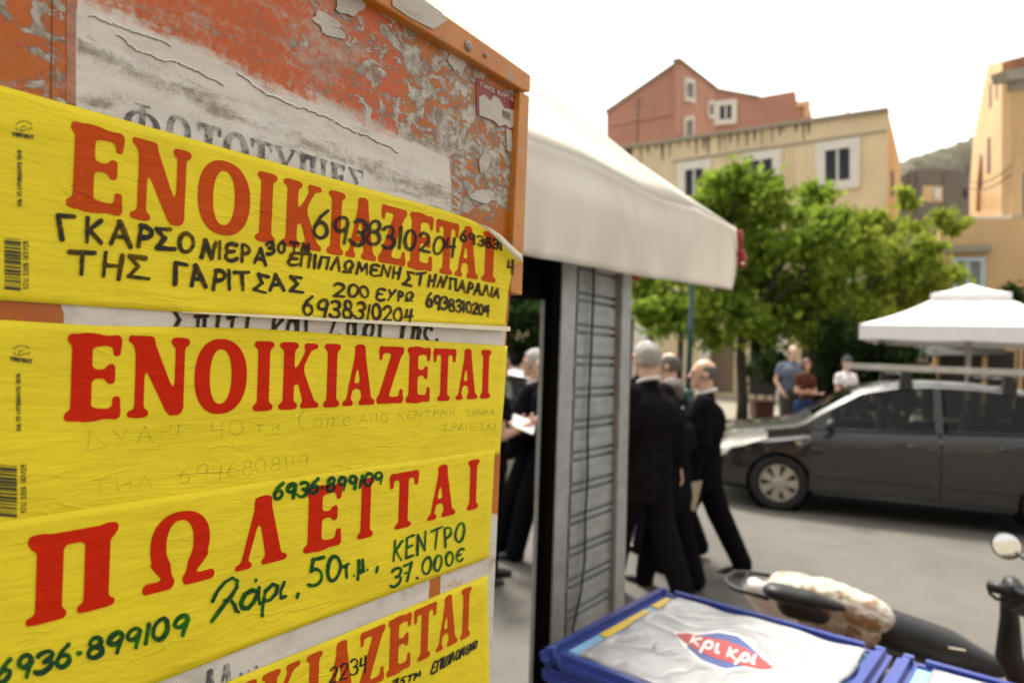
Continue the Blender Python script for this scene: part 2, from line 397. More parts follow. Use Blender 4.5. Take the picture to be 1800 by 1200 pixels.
# ---- stroke font for handwriting; unit box, y up
def arc(cx, cy, rx, ry, a0, a1, n=14):
    return [(cx + rx * math.cos(math.radians(a0 + (a1 - a0) * i / n)), cy + ry * math.sin(math.radians(a0 + (a1 - a0) * i / n))) for i in range(n + 1)]
SF = {
 '0': (.62, [arc(.31, .5, .3, .5, 90, 450, 22)]),
 '1': (.16, [[(.1, 1), (.06, 0)]]),
 '2': (.62, [arc(.28, .72, .27, .28, 160, -30, 12) + [(.05, .03), (.62, .02)]]),
 '3': (.58, [arc(.25, .75, .28, .25, 150, -90, 12), arc(.25, .26, .32, .26, 90, -150, 14)]),
 '4': (.62, [[(.12, .95), (.02, .42), (.6, .46)], [(.52, .98), (.46, -.15)]]),
 '5': (.60, [[(.56, 1), (.14, .96), (.1, .56)] + arc(.24, .3, .32, .3, 105, -140, 14)]),
 '6': (.62, [[(.52, 1), (.28, .78), (.1, .48)] + arc(.31, .28, .27, .28, 160, -200, 20)]),
 '7': (.58, [[(.02, .95), (.56, .98), (.22, 0)], [(.12, .5), (.5, .52)]]),
 '8': (.58, [arc(.29, .76, .22, .24, -90, 270, 18), arc(.28, .26, .28, .27, 90, 450, 18)]),
 '9': (.58, [arc(.28, .7, .26, .28, 0, 360, 18), [(.54, .76), (.46, -.05)]]),
 'Γ': (.55, [[(.08, 0), (.04, .95), (.55, 1)]]),
 'Κ': (.62, [[(.08, 1), (.1, 0)], [(.55, .95), (.12, .42)], [(.2, .5), (.6, .02)]]),
 'Α': (.66, [[(.0, 0), (.3, 1), (.64, 0)], [(.12, .34), (.52, .36)]]),
 'Ρ': (.5, [[(.1, 0), (.1, 1)], [(.1, .96)] + arc(.2, .72, .28, .26, 90, -90, 10) + [(.1, .45)]]),
 'Σ': (.62, [[(.55, .96), (.06, .98), (.34, .54), (.0, .06), (.62, .02)]]),
 'Ο': (.66, [arc(.33, .5, .31, .48, 90, 450, 22)]),
 'Ν': (.66, [[(.04, 0), (.1, .98), (.52, .04), (.6, 1)]]),
 'Ι': (.14, [[(.08, 1), (.06, 0)]]),
 'Ε': (.56, [arc(.36, .74, .3, .25, 40, 215, 9) + arc(.36, .25, .34, .26, 150, 320, 10), [(.12, .52), (.46, .54)]]),
 'E': (.5, [[(.5, 1), (.08, .97), (.05, .02), (.5, .04)], [(.08, .5), (.42, .54)]]),
 'Τ': (.7, [[(0, .94), (.7, 1)], [(.36, .95), (.34, 0)]]),
 'Η': (.62, [[(.06, 1), (.08, 0)], [(.56, 1), (.54, 0)], [(.08, .48), (.54, .54)]]),
 'Π': (.62, [[(.04, 0), (.08, .95), (.58, .98), (.56, 0)]]),
 'Λ': (.6, [[(.02, 0), (.28, 1), (.58, 0)]]),
 'Ω': (.66, [arc(.33, .6, .29, .38, -60, 240, 18), [(.02, .04), (.64, .02)]]),
 'Μ': (.74, [[(.02, 0), (.12, 1), (.36, .3), (.6, 1), (.7, 0)]]),
 'Υ': (.6, [[(.04, 1), (.3, .5)], [(.6, 1), (.18, 0)]]),
 'Δ': (.7, [[(.1, 1), (.02, .02), (.68, .1), (.1, 1)]]),
 'Θ': (.66, [arc(.33, .5, .31, .48, 90, 450, 20), [(.15, .5), (.5, .5)]]),
 'Ζ': (.56, [[(.04, .96), (.54, .98), (.04, .04), (.56, .02)]]),
 '(': (.3, [[(.3, 1.1), (.06, .7), (.06, .3), (.3, -.1)]]),
 ')': (.3, [[(.0, 1.1), (.24, .7), (.24, .3), (.0, -.1)]]),
 '.': (.2, [[(.09, .02), (.11, .0)]]),
 ',': (.2, [[(.12, .08), (.08, -.12)]]),
 '-': (.26, [[(.09, .46), (.16, .47)]]),
 '€': (.5, [arc(.36, .5, .33, .46, 50, 310, 16), [(.05, .5), (.4, .54)]]),
 'τ': (.44, [[(0, .66), (.44, .7)], [(.22, .66), (.2, 0)]]),
 'μ': (.5, [[(.06, -.35), (.1, .7), (.1, .1), (.24, .02), (.4, .2), (.42, .7)], [(.42, .2), (.5, .04)]]),
 'α': (.5, [arc(.22, .33, .2, .32, 20, 380, 16), [(.44, .68), (.42, .1), (.52, .02)]]),
 'ά': (.5, [arc(.22, .33, .2, .32, 20, 380, 16), [(.44, .68), (.42, .1), (.52, .02)], [(.44, .95), (.40, .86)]]),
 'ρ': (.5, [[(.06, -.4), (.08, .4)] + arc(.28, .36, .2, .32, 170, -170, 16)]),
 'ι': (.2, [[(.06, .68), (.06, .1), (.2, .02)]]),
 'κ': (.46, [[(.06, .7), (.06, 0)], [(.42, .7), (.08, .3), (.46, 0)]]),
 'π': (.5, [[(0, .66), (.5, .68)], [(.12, .66), (.1, 0)], [(.38, .66), (.4, 0)]]),
 'η': (.46, [[(.05, .68), (.08, 0)], [(.08, .5), (.25, .7), (.4, .5), (.38, -.3)]]),
 'ς': (.4, [arc(.22, .36, .2, .3, 40, 250, 10) + [(.3, -.05), (.16, -.24)]]),
}
def stroke_lines(text, p0, p1, h0, h1, slant=0.0, gap=.22, jit=.04, wide=1.0):
    """lay a line of handwriting from p0 to p1 (photo pixels), letter height h0 -> h1; returns polylines"""
    r_ = random.Random(sum(map(ord, text)) + int(p0[0]))
    adv = [(.34 if c == ' ' else SF[c][0]) + gap for c in text]
    n = len(text); tot = sum(a * (h0 + (h1 - h0) * (i + .5) / n) for i, a in enumerate(adv)) - gap * h1
    dx, dy = p1[0] - p0[0], p1[1] - p0[1]; sx = dx / tot
    out = []; pos = 0.0
    for i, c in enumerate(text):
        h = h0 + (h1 - h0) * (i + .5) / n; t = pos / tot
        if c != ' ':
            jy = r_.uniform(-jit, jit) * h; js = 1 + r_.uniform(-jit, jit); sl = slant + r_.uniform(-jit, jit)
            wob = r_.uniform(-.09, .09); wsc = r_.uniform(.9, 1.1); ph = r_.uniform(0, 6)
            for pl in SF[c][1]:
                q = []
                for (a, b) in pl:
                    a, b = a * wsc - wob * b + .03 * math.sin(4 * b + ph), b + wob * a + .03 * math.sin(5 * a + 2 * ph)
                    lx = (a + sl * b) * h * sx
                    q.append((p0[0] + dx * t + lx, p0[1] + dy * t + dy / dx * lx - b * h * js + jy))
                out.append(q)
        pos += adv[i] * h
    return out
def ink(name, polylines, rad, mat, parent, off, bulge=bulge_none, mapper=None, res=1.2, uvf=None, flip=False):
    """one mesh of marker strokes from polylines in photo pixels"""
    P = np.concatenate([np.array(p, float) for p in polylines])
    rmax = rad if isinstance(rad, (int, float)) else max(q[1] for q in rad)
    rfun = (lambda v: rmax) if isinstance(rad, (int, float)) else (lambda v: float(np.interp(v, [q[0] for q in rad], [q[1] for q in rad])))
    x0, y0 = P.min(0) - rmax - 3; x1, y1 = P.max(0) + rmax + 3
    X = np.arange(x0, x1, res); Y = np.arange(y0, y1, res)
    F = np.full((len(Y), len(X)), 1e3); pr = random.Random(len(polylines))
    for q in polylines:
        ph = pr.uniform(0, 6); fat = pr.uniform(.88, 1.1)
        for si, ((ax, ay), (bx, by)) in enumerate(zip(q[:-1], q[1:])):
            press = fat * (1 + .16 * math.sin(ph + 5.0 * (si + .5) / max(1, len(q) - 1)))
            i0 = max(0, int((min(ax, bx) - rmax - 3 - x0) / res)); i1 = min(len(X), int((max(ax, bx) + rmax + 3 - x0) / res) + 2)
            j0 = max(0, int((min(ay, by) - rmax - 3 - y0) / res)); j1 = min(len(Y), int((max(ay, by) + rmax + 3 - y0) / res) + 2)
            gx, gy = np.meshgrid(X[i0:i1], Y[j0:j1])
            ex, ey = bx - ax, by - ay
            t = np.clip(((gx - ax) * ex + (gy - ay) * ey) / (ex * ex + ey * ey + 1e-9), 0, 1)
            d = np.hypot(gx - ax - ex * t, gy - ay - ey * t) - rfun((ax + bx) / 2) * press * (1 - .18 * t)
            F[j0:j1, i0:i1] = np.minimum(F[j0:j1, i0:i1], d)
    gx, gy = np.meshgrid(X, Y)
    F = F + rmax * .07 * (np.sin(gx * .23 + 1.3 * np.sin(gy * .11)) * np.sin(gy * .31 + gx * .05))     # uneven edge of a felt tip
    V, Fc = contour(F, X, Y)
    if mapper is None:
        W = panel_pt(V, off + bulge(V)); uv = panel_uv(W)
    else:
        W = mapper(V); uv = W[:, :2]
    return mesh_obj(name, W, Fc, mat, parent, uv=uv)

# ---- materials of the board
def paper_mat(name, col, wr=0.5, rough=0.6, stain=0.12, spec=.18):
    """thin pasted paper: creases along the sheet as relief, blotchy glue stains as colour"""
    m_ = NT(name); uv = m_.coord('UV')
    base = m_.noise(m_.mapping(uv, (9, 22, 1)), 1.0, 5, .6)
    stn = m_.noise(m_.mapping(uv, (26, 60, 1), (0, 0, .12)), 1.0, 4, .6, .4)
    c1 = m_.mix(m_.step(base, .35, .75), col, tuple(c * (1 - stain) for c in col))
    c2 = m_.mix(m_.math('MULTIPLY', m_.step(stn, .52, .78), .30), c1, (col[0] * .78, col[1] * .70, col[2] * .8))
    wr1 = m_.noise(m_.mapping(uv, (16, 75, 1), (0, 0, -.10)), 1.0, 3, .5, .6)
    ridge = m_.math('ABSOLUTE', m_.math('SUBTRACT', m_.noise(m_.mapping(uv, (7, 42, 1), (0, 0, .16)), 1.0, 2, .5, .9), .5))
    ridge = m_.step(ridge, 0.0, .05)
    ridge2 = m_.step(m_.math('ABSOLUTE', m_.math('SUBTRACT', m_.noise(m_.mapping(uv, (11, 58, 1), (0, 0, -.30), (3, 1, 0)), 1.0, 2, .5, .7), .5)), 0, .045)
    fine = m_.noise(uv, 900, 2, .6)
    where = m_.step(m_.noise(m_.mapping(uv, (9, 16, 1), (0, 0, 0), (5, 2, 0)), 1.0, 3, .6), .50, .66)
    cr1 = m_.math('SUBTRACT', 1.0, m_.step(m_.math('ABSOLUTE', m_.math('SUBTRACT', m_.noise(m_.mapping(uv, (6, 30, 1), (0, 0, .35), (1, 7, 0)), 1.0, 1, .4, 1.4), .5)), 0, .018))
    cr2 = m_.math('SUBTRACT', 1.0, m_.step(m_.math('ABSOLUTE', m_.math('SUBTRACT', m_.noise(m_.mapping(uv, (14, 20, 1), (0, 0, -.55), (4, 3, 0)), 1.0, 1, .4, 1.0), .5)), 0, .012))
    crease = m_.math('MULTIPLY', where, m_.math('ADD', cr1, m_.math('MULTIPLY', cr2, .6)))
    swell = m_.noise(m_.mapping(uv, (11, 17, 1), (0, 0, .2)), 1.0, 2, .5, .5)
    h = m_.math('ADD', m_.math('MULTIPLY', wr1, .7), m_.math('ADD', m_.math('MULTIPLY', ridge, .07), m_.math('MULTIPLY', ridge2, .05)))
    h = m_.math('ADD', m_.math('ADD', h, m_.math('MULTIPLY', fine, .05)), m_.math('ADD', m_.math('MULTIPLY', crease, .28), m_.math('MULTIPLY', swell, 1.6)))
    m_.principled(c2, rough, 0, m_.bump(h, wr, .0035), spec)
    return m_.m
YELLOW = (.88, .72, .028)
M_yellow = paper_mat("yellow_paper", YELLOW, .62)
M_red = paper_mat("red_print", (.62, .022, .003), .62, .62, .10, .10)
M_redorange = paper_mat("faded_red_print", (.58, .078, .008), .62, .62, .10, .10)
M_cream = paper_mat("paper_underside", (.72, .66, .50), .4)
def ink_mat(name, tint, body, thick=.5, scale=40):
    """translucent felt-tip: filters the paper below, denser in streaks and at stroke ends"""
    m_ = NT(name); uv = m_.coord('UV')
    s1 = m_.noise(m_.mapping(uv, (1, 1, 1)), scale * 6, 4, .65, .5); s2 = m_.noise(uv, scale, 3, .5)
    f = m_.math('ADD', m_.math('MULTIPLY', s1, .6), m_.math('MULTIPLY', s2, .4))
    f = m_.step(f, .52 - thick * .2, .66 - thick * .2)
    tr = m_.n("BsdfTransparent"); m_.put(tr.inputs[0], m_.mix(f, tint, tuple(c * .25 for c in tint)))
    df = m_.n("BsdfPrincipled"); df.inputs['Base Color'].default_value = (*body, 1); df.inputs['Roughness'].default_value = .45
    mx = m_.n("MixShader"); m_.put(mx.inputs[0], m_.math('MULTIPLY_ADD', f, .45, thick * .5)); m_.l(tr.outputs[0], mx.inputs[1]); m_.l(df.outputs[0], mx.inputs[2])
    m_.l(mx.outputs[0], m_.out.inputs['Surface']); return m_.m
M_black_ink = ink_mat("black_marker", (.42, .35, .20), (.012, .010, .008), .45)
M_green_ink = ink_mat("green_marker", (.16, .52, .22), (.003, .065, .025), .45, 60)
M_black_thin = ink_mat("black_pen", (.06, .06, .05), (.01, .01, .01), .9)
M_pencil = ink_mat("pencil", (.75, .74, .7), (.32, .27, .10), .2, 120)
M_print_dark = plain("dark_print", (.045, .04, .012), .6, var=.3, scale=300)
def fade_mat():
    m_ = NT("faded_lettering"); uv = m_.coord('UV')
    f = m_.step(m_.noise(uv, 90, 6, .75), .40, .58)
    tr = m_.n("BsdfTransparent"); df = m_.n("BsdfPrincipled"); df.inputs['Base Color'].default_value = (.085, .08, .085, 1); df.inputs['Roughness'].default_value = .8
    mx = m_.n("MixShader"); m_.put(mx.inputs[0], m_.math('MULTIPLY_ADD', f, -.62, .85)); m_.l(tr.outputs[0], mx.inputs[1]); m_.l(df.outputs[0], mx.inputs[2])
    m_.l(mx.outputs[0], m_.out.inputs['Surface']); return m_.m
M_faded = fade_mat()
def board_mat():
    m_ = NT("weathered_board"); uv = m_.coord('UV')
    att = m_.n("Attribute", attribute_name="wear"); sep = m_.n("SeparateColor"); m_.l(att.outputs['Color'], sep.inputs[0])
    paper_, scrap_, worn_ = sep.outputs[0], sep.outputs[1], sep.outputs[2]
    along = m_.mapping(uv, (14, 70, 1), (0, 0, -.06))
    n_big = m_.noise(uv, 14, 5, .6, .3); n_med = m_.noise(m_.mapping(uv, (1, 1.5, 1), (0, 0, .5)), 34, 6, .62, 1.3); n_fine = m_.noise(uv, 150, 5, .7); n_dust = m_.noise(uv, 600, 3, .7)
    n_str = m_.noise(along, 1.0, 5, .65, .3)
    # paint: orange, sun-bleached towards red and pink
    orange = m_.mix(m_.step(n_big, .3, .7), (.42, .11, .006), (.55, .17, .011))
    redor = m_.mix(m_.step(n_fine, .35, .7), (.54, .09, .009), (.52, .135, .035))
    chalk = m_.mix(m_.step(n_fine, .3, .7), (.40, .27, .19), (.46, .38, .31))
    worn_sel = m_.step(m_.math('ADD', m_.math('MULTIPLY', worn_, .8), m_.math('MULTIPLY', n_med, .5)), .45, .75)
    col = m_.mix(worn_sel, orange, redor)
    ch = m_.step(m_.math('ADD', m_.math('ADD', m_.math('MULTIPLY', n_big, .45), m_.math('MULTIPLY', m_.math('ADD', n_str, n_fine), .28)), m_.math('MULTIPLY', worn_, .05)), .52, .66)
    col = m_.mix(m_.math('MULTIPLY', ch, m_.math('MULTIPLY_ADD', worn_, .8, .1)), col, chalk)
    # torn scraps of old paper with grimy edges
    sv = m_.math('ADD', m_.math('MULTIPLY', m_.math('ADD', m_.math('MULTIPLY', n_med, .7), m_.math('MULTIPLY', n_fine, .3)), 1.0), m_.math('MULTIPLY', scrap_, .19))
    s_in = m_.step(sv, .645, .655); s_rim = m_.math('MULTIPLY', m_.step(sv, .60, .645), m_.math('SUBTRACT', 1.0, m_.step(sv, .655, .69)))
    grey = m_.mix(m_.step(m_.noise(uv, 55, 6, .75, .5), .36, .64), (.25, .21, .165), (.60, .56, .49))
    col = m_.mix(s_in, col, grey); col = m_.mix(m_.math('MULTIPLY', s_rim, .35), col, (.10, .075, .05))
    # the white paper / paint panel
    pv = m_.math('ADD', paper_, m_.math('MULTIPLY', m_.math('SUBTRACT', m_.math('ADD', m_.math('MULTIPLY', n_str, .6), m_.math('MULTIPLY', n_fine, .4)), .5), 1.1))
    p_in = m_.step(pv, .36, .66)
    white = m_.mix(m_.step(n_str, .35, .75), (.74, .71, .65), (.64, .60, .53))
    grime = m_.step(m_.math('ADD', m_.math('MULTIPLY', n_str, .55), m_.math('ADD', m_.math('MULTIPLY', n_fine, .35), m_.math('MULTIPLY', scrap_, .30))), .60, .80)
    white = m_.mix(m_.math('MULTIPLY', grime, .75), white, (.17, .14, .085))
    col = m_.mix(p_in, col, white)
    # brown grime in drifts
    gd_ = m_.step(m_.noise(m_.mapping(uv, (18, 30, 1), (0, 0, .4), (2, 9, 0)), 1.0, 6, .72, .6), .50, .74)
    col = m_.mix(m_.math('MULTIPLY', gd_, .42), col, (.16, .115, .075))
    # black mould specks everywhere
    sp = m_.math('MULTIPLY', m_.step(n_dust, .56, .68), m_.step(n_med, .42, .62))
    col = m_.mix(m_.math('MULTIPLY', sp, .55), col, (.05, .04, .03))
    h = m_.math('ADD', m_.math('MULTIPLY', s_in, .5), m_.math('ADD', m_.math('MULTIPLY', n_fine, .2), m_.math('MULTIPLY', n_str, .35)))
    rough = m_.math('MULTIPLY_ADD', m_.math('MAXIMUM', s_in, p_in), .28, .5)
    m_.principled(col, rough, 0, m_.bump(h, .5, .002), .4)
    return m_.m
M_board = board_mat()
def trim_mat():
    m_ = NT("scuffed_orange_paint"); co = m_.coord()
    n1 = m_.noise(co, 30, 5, .65, .4); n2 = m_.noise(co, 140, 4, .7)
    col = m_.mix(m_.step(m_.noise(co, 9, 4), .35, .65), (.50, .17, .012), (.60, .235, .03))
    chip = m_.step(m_.math('ADD', m_.math('MULTIPLY', n1, .7), m_.math('MULTIPLY', n2, .3)), .565, .60)
    col = m_.mix(chip, col, (.30, .26, .21)); col = m_.mix(m_.math('MULTIPLY', m_.step(n2, .56, .72), .5), col, (.08, .05, .025))
    m_.principled(col, .42, 0, m_.bump(n1, .25, .002), .5); return m_.m
M_trim = trim_mat()

# ---- the board itself
board = empty("notice_board", PQ - KN * .15 - UP * (PQ.z), "weathered orange notice board covered with yellow posters and torn paper", "notice board")
edge = np.array([(917, 157), (905, 400), (897, 517), (890, 597), (880, 790), (862, 1190), (858, 1300)], float)
def right_edge(y): return np.interp(y, edge[:, 1], edge[:, 0])
def gap_y(x): return 157 + .604 * (x - 917)
gy = np.concatenate([np.linspace(0, 1, 230)]); gx = np.linspace(0, 1, 210)
Pg_ = np.zeros((len(gy), len(gx), 2))
for i, u in enumerate(gx):
    for_y = np.zeros(len(gy))
    for j, v in enumerate(gy):
        xr = 0
        x = -70 + u * (917 + 70)
        yt = max(gap_y(x), -420); y = yt + v * (1330 - yt)
        x = -70 + u * (right_edge(y) + 70)
        Pg_[j, i] = (x, y)
P2 = Pg_.reshape(-1, 2)
W = panel_pt(P2); nx_, ny_ = len(gx), len(gy)
F = [(j * nx_ + i, (j + 1) * nx_ + i, (j + 1) * nx_ + i + 1, j * nx_ + i + 1) for j in range(ny_ - 1) for i in range(nx_ - 1)]
# back and rim so the board is a solid door leaf
ring_i = [j * nx_ + nx_ - 1 for j in range(ny_)] + [(ny_ - 1) * nx_ + i for i in range(nx_ - 2, -1, -1)] + [j * nx_ for j in range(ny_ - 2, -1, -1)] + [i for i in range(1, nx_ - 1)]
nb = len(W); Wb = W[ring_i] - np.array(KN)[None] * .045
nr = len(ring_i)
F += [(ring_i[k], ring_i[(k + 1) % nr], nb + (k + 1) % nr, nb + k) for k in range(nr)] + [tuple(range(nb, nb + nr))]
Wall = np.concatenate([W, Wb])
leaf = mesh_obj("board_leaf", Wall, F, M_board, board, uv=panel_uv(Wall))
x, y = P2[:, 0], P2[:, 1]
def sstep(v, a, b):
    t = np.clip((v - a) / (b - a), 0, 1); return t * t * (3 - 2 * t)
# white sheet: straight left edge, feathered diagonal top, ragged right end
topd = np.interp(x, [130, 300, 470, 640, 800], [2, 78, 158, 222, 288])
wm = (y < 480) * sstep(x, 131, 135) * sstep(y - topd, -85, 55) * sstep(795 - x + (y - 300) * .02, -4, 8)
wm = np.maximum(wm, ((y > 480) & (x > 110) & (x < 888) & (y < 640)) * 1.0)
wm = np.maximum(wm, ((y > 900) & (x < 755)) * 1.0)
wm = np.maximum(wm, ((y > 900) & (x > 772)) * .62)
wm = np.maximum(wm, np.clip(1 - np.abs(y - 140 - (x < 60) * 0 - 10) / 34, 0, 1) * (x < 133) * .5)
sc = sstep(x, 430, 760) * sstep(420 - y, 0, 60) * .9
sc = np.maximum(sc, sstep(430 - y, 0, 30) * .25)
sc = np.where(wm > .6, np.exp(-((y - topd - 70) / 34) ** 2) * .8, sc)
sc = np.maximum(sc, np.exp(-((x - 170) / 60) ** 2 - ((y - 178) / 22) ** 2) * 1.0)
wo = sstep(760 - x, -30, 120) * .95 * sstep(420 - y, -10, 50); wo = np.maximum(wo, .35 * (x < 120))
wo = np.where((x < 118) & (y < 190), .45, wo); sc = np.where((x < 118) & (y < 200), .55 + .3 * (y > 120), sc)
ca = leaf.data.color_attributes.new("wear", 'FLOAT_COLOR', 'POINT')
buf = np.zeros((len(Wall), 4), np.float32); buf[:nb, 0] = wm; buf[:nb, 1] = sc; buf[:nb, 2] = wo; buf[:, 3] = 1
ca.data.foreach_set('color', buf.ravel())

# rim strips
M_rivet = plain("old_rivet", (.33, .29, .24), .6, .3, .4, 200)
def panel_prism(poly, off0, off1):
    P = np.array(poly, float); a = panel_pt(P, off1); b = a - np.array(KN)[None] * (off1 - off0)
    return [Vector(p) for p in b], [Vector(p) for p in a]
mb = MB(); b_, t_ = panel_prism([(925, 515), (916.5, 157), (931.5, 166), (919, 521), (899, 517)], -.035, .012)
mb = MB(); b_, t_ = panel_prism([(897.5, 513), (914, 160), (931, 170), (918, 519)], -.04, .010); mb.hexa(b_, t_)
o = mb.build("side_rail", M_trim, board)
apply_mods(o, [('BEVEL', dict(width=.0015, segments=2))])
mb = MB(); b_, t_ = panel_prism([(500, -94), (917.5, 157), (932, 162), (933.5, 132), (743, -1), (470, -192)], -.09, .013); mb.hexa(b_, t_)
o = mb.build("top_rail", M_trim, board); apply_mods(o, [('BEVEL', dict(width=.002, segments=2))])
mb = MB()
for c, r_ in (((822, 82), .0062), ((852, 98), .003)):
    mb = MB(); p = Vector(panel_pt(np.array([c], float), .0125)[0]); q = Vector(panel_pt(np.array([c], float), .0165)[0])
    mb.tube([p, p + KN * .002, p + KN * .004], [r_, r_, r_ * .55], 14); mb.build("rivet", M_rivet, board, smooth=True)
# open seam line on the left of the board
ink("seam", [[(93, -40), (91, 60), (90, 150), (89, 300)]], 1.3, plain("dirt_line", (.16, .07, .03), .8, var=.3, scale=100), board, .0004)
mb = MB(); b_, t_ = panel_prism([(118, -30), (117, 180), (133, 186), (134, -22)], 0, .0006); mb.hexa(b_, t_)
mb.build("edge_tape", plain("pink_stain", (.42, .20, .13), .8, var=.4, scale=60), board)
letters("faded_lettering", [('Φ', 218, 281), ('Ω', 287, 340), ('Τ', 345, 388), ('Ο', 392, 437), ('Τ', 440, 478), ('Υ', 480, 521), ('Π', 524, 557), ('Ι', 561, 575), ('Ε', 580, 606), ('Σ', 611, 639)],
        lambda q: 178 + .302 * (q - 230), lambda q: 252 + .235 * (q - 230), .02, M_faded, board, .0008)
ink("faded_script", stroke_lines("Σπιτι και Ζαρι της.", (300, 590), (772, 596), 56, 34, .1, .3), 3.4, M_black_ink, board, .0008)
letters("faded_lettering", [('Α', 352, 384), ('Α', 381, 413)], lambda q: 1172 - .33 * (q - 380), lambda q: 1226 - .36 * (q - 380), .02, M_faded, board, .0008)
ink("faded_dots", [[(x_, y_), (x_ + .5, y_)] for x_, y_ in ((424, 1184), (438, 1178), (451, 1172))], 3.4, M_faded, board, .0008)
# old scraps of paper standing off the paint, as torn flakes
def flake(cx, cy, rx, ry, rot, n=22, seed=0, lift=.002):
    r_ = random.Random(seed); pts = []
    for k in range(n):
        w = 2 * math.pi * k / n; q = 1 + .22 * math.sin(2 * w + seed) + .12 * math.sin(5 * w + 2 * seed) + r_.uniform(-.10, .10)
        a, b = rx * q * math.cos(w), ry * q * math.sin(w)
        pts.append((cx + a * math.cos(rot) - b * math.sin(rot), cy + a * math.sin(rot) + b * math.cos(rot)))
    return pts
M_scrap = paper_mat("old_scrap", (.58, .54, .47), .8, .8, .25)
for k, (cx, cy, rx, ry, ro) in enumerate(((578, 45, 30, 15, .5), (803, 107, 15, 17, .6),
                                          (852, 285, 8, 20, .1), (615, 10, 20, 22, .9), (850, 345, 26, 10, .3), (895, 240, 6, 24, 0))):
    pts = flake(cx, cy, rx, ry, ro, seed=k)
    P = np.array(pts + [(cx, cy)], float); offs = np.array([.0022 * (0.4 + .6 * random.random()) for _ in pts] + [.0009])
    Wf = panel_pt(P, offs)
    mesh_obj("paper_scrap", Wf, [(i, len(pts), (i + 1) % len(pts)) for i in range(len(pts))], M_scrap, board, uv=panel_uv(Wf))
Pq = np.array([(690, -38), (722, -16), (750, 3), (776, 22), (787, 36), (775, 44), (762, 52), (745, 44), (722, 32), (690, 10)], float)
Wf = panel_pt(Pq, .0142); mesh_obj("paper_scrap", Wf, [tuple(range(len(Pq)))[::-1]], M_scrap, board, uv=panel_uv(Wf))
def torn(pts, seed):
    """broken, wandering pieces of a torn paper edge"""
    r_ = random.Random(seed); out = []; dy = 0.0
    for (ax, ay), (bx, by) in zip(pts[:-1], pts[1:]):
        n_ = max(2, int(math.hypot(bx - ax, by - ay) / 3.2)); piece = []
        for k in range(n_ + 1):
            dy = dy * .82 + r_.gauss(0, 1.1); piece.append((ax + (bx - ax) * k / n_, ay + (by - ay) * k / n_ + dy))
            if r_.random() < .12:
                if len(piece) > 2: out.append(piece)
                piece = []
        if len(piece) > 2: out.append(piece)
    return out
M_dirt = plain("brown_dirt", (.24, .195, .125), .9, 0, .5, 160); M_lip = plain("torn_paper_lip", (.76, .73, .66), .8, 0, .1, 60)
for k, pts in enumerate(([(205, 62), (240, 88), (300, 108), (345, 128), (398, 152)], [(418, 128), (470, 165), (520, 188), (585, 212), (640, 238), (700, 268)], [(150, 25), (230, 58), (300, 78)])):
    q = torn(pts, k); ink("torn_edge", q, 1.0, M_dirt, board, .0006, res=.7); ink("torn_lip", [[(a + 1, b - 2.6) for p in q for a, b in p]], 1.5, M_lip, board, .0012, res=.7)
# red sticker, half torn off
stk = empty("sticker", Vector(panel_pt(np.array([[872, 190.]]))[0]), "small torn dark red sticker in the top right corner of the orange board", "sticker")
b_, t_ = panel_prism([(837.5, 136), (838, 201), (903, 231), (906, 171)], .0004, .0012)
MB().hexa(b_, t_).build("backing", plain("red_sticker", (.24, .018, .018), .45, var=.25, scale=80), stk)
Pq = np.array([(842, 170), (852, 166), (862, 178), (868, 168), (878, 174), (886, 190), (904, 194), (904, 222), (896, 226), (888, 219), (878, 222), (868, 212), (852, 206), (843, 203)], float)
Wf = panel_pt(Pq, .0016); mesh_obj("torn_layer", Wf, [tuple(range(len(Pq)))[::-1]], M_scrap, stk, uv=panel_uv(Wf))
bars = [[(884 + k * 2.4, 194 + k * 1.1), (884 + k * 2.4, 206 + k * 1.1)] for k in range(6)]
ink("barcode", bars, .7, M_print_dark, stk, .0020, res=.6)
ink("lettering", stroke_lines("ΤΙΜΕΣ ΚΑΡΤΑ", (843, 151), (902, 178), 7, 6), .8, plain("pale_print", (.6, .45, .4), .6), stk, .0020, res=.7)

# ---- posters
def poster(name, label, quad, off, bulge=bulge_none, nx=90, ny=24, mat=None, edgewave=2.0):
    """quad: functions giving left x, right x(v), top(x), bottom(x) in photo pixels"""
    lx, rx, top, bot = quad
    P = []
    for j in range(ny):
        v = j / (ny - 1)
        for i in range(nx):
            u = i / (nx - 1); x_ = lx + (rx(v) - lx) * u
            yt, yb = top(x_), bot(x_)
            P.append((x_, yt + (yb - yt) * v))
    P = np.array(P); Wp = panel_pt(P, off + bulge(P))
    Fp = [(j * nx + i, (j + 1) * nx + i, (j + 1) * nx + i + 1, j * nx + i + 1) for j in range(ny - 1) for i in range(nx - 1)]
    c = Vector(Wp.mean(0))
    root = empty(name, c, label, "poster", "yellow property posters on the notice board")
    o = mesh_obj("paper_sheet", Wp, Fp, M_yellow, root, uv=panel_uv(Wp), smooth=True)
    apply_mods(o, [('SOLIDIFY', dict(thickness=.00025, offset=-1))])
    return root
li = lambda pts: (lambda x_: float(np.interp(x_, [p[0] for p in pts], [p[1] for p in pts])))
def b1(P):          # the top poster comes loose at its right end and along the lower edge
    x_, y_ = P[:, 0], P[:, 1]
    t = np.clip((x_ - 740 + (440 - y_) * .5) / 150, 0, 1.3)
    low = np.clip((y_ - (525 + .045 * x_)) / 26, 0, 1) ** 2
    return .011 * t ** 2 + .004 * low
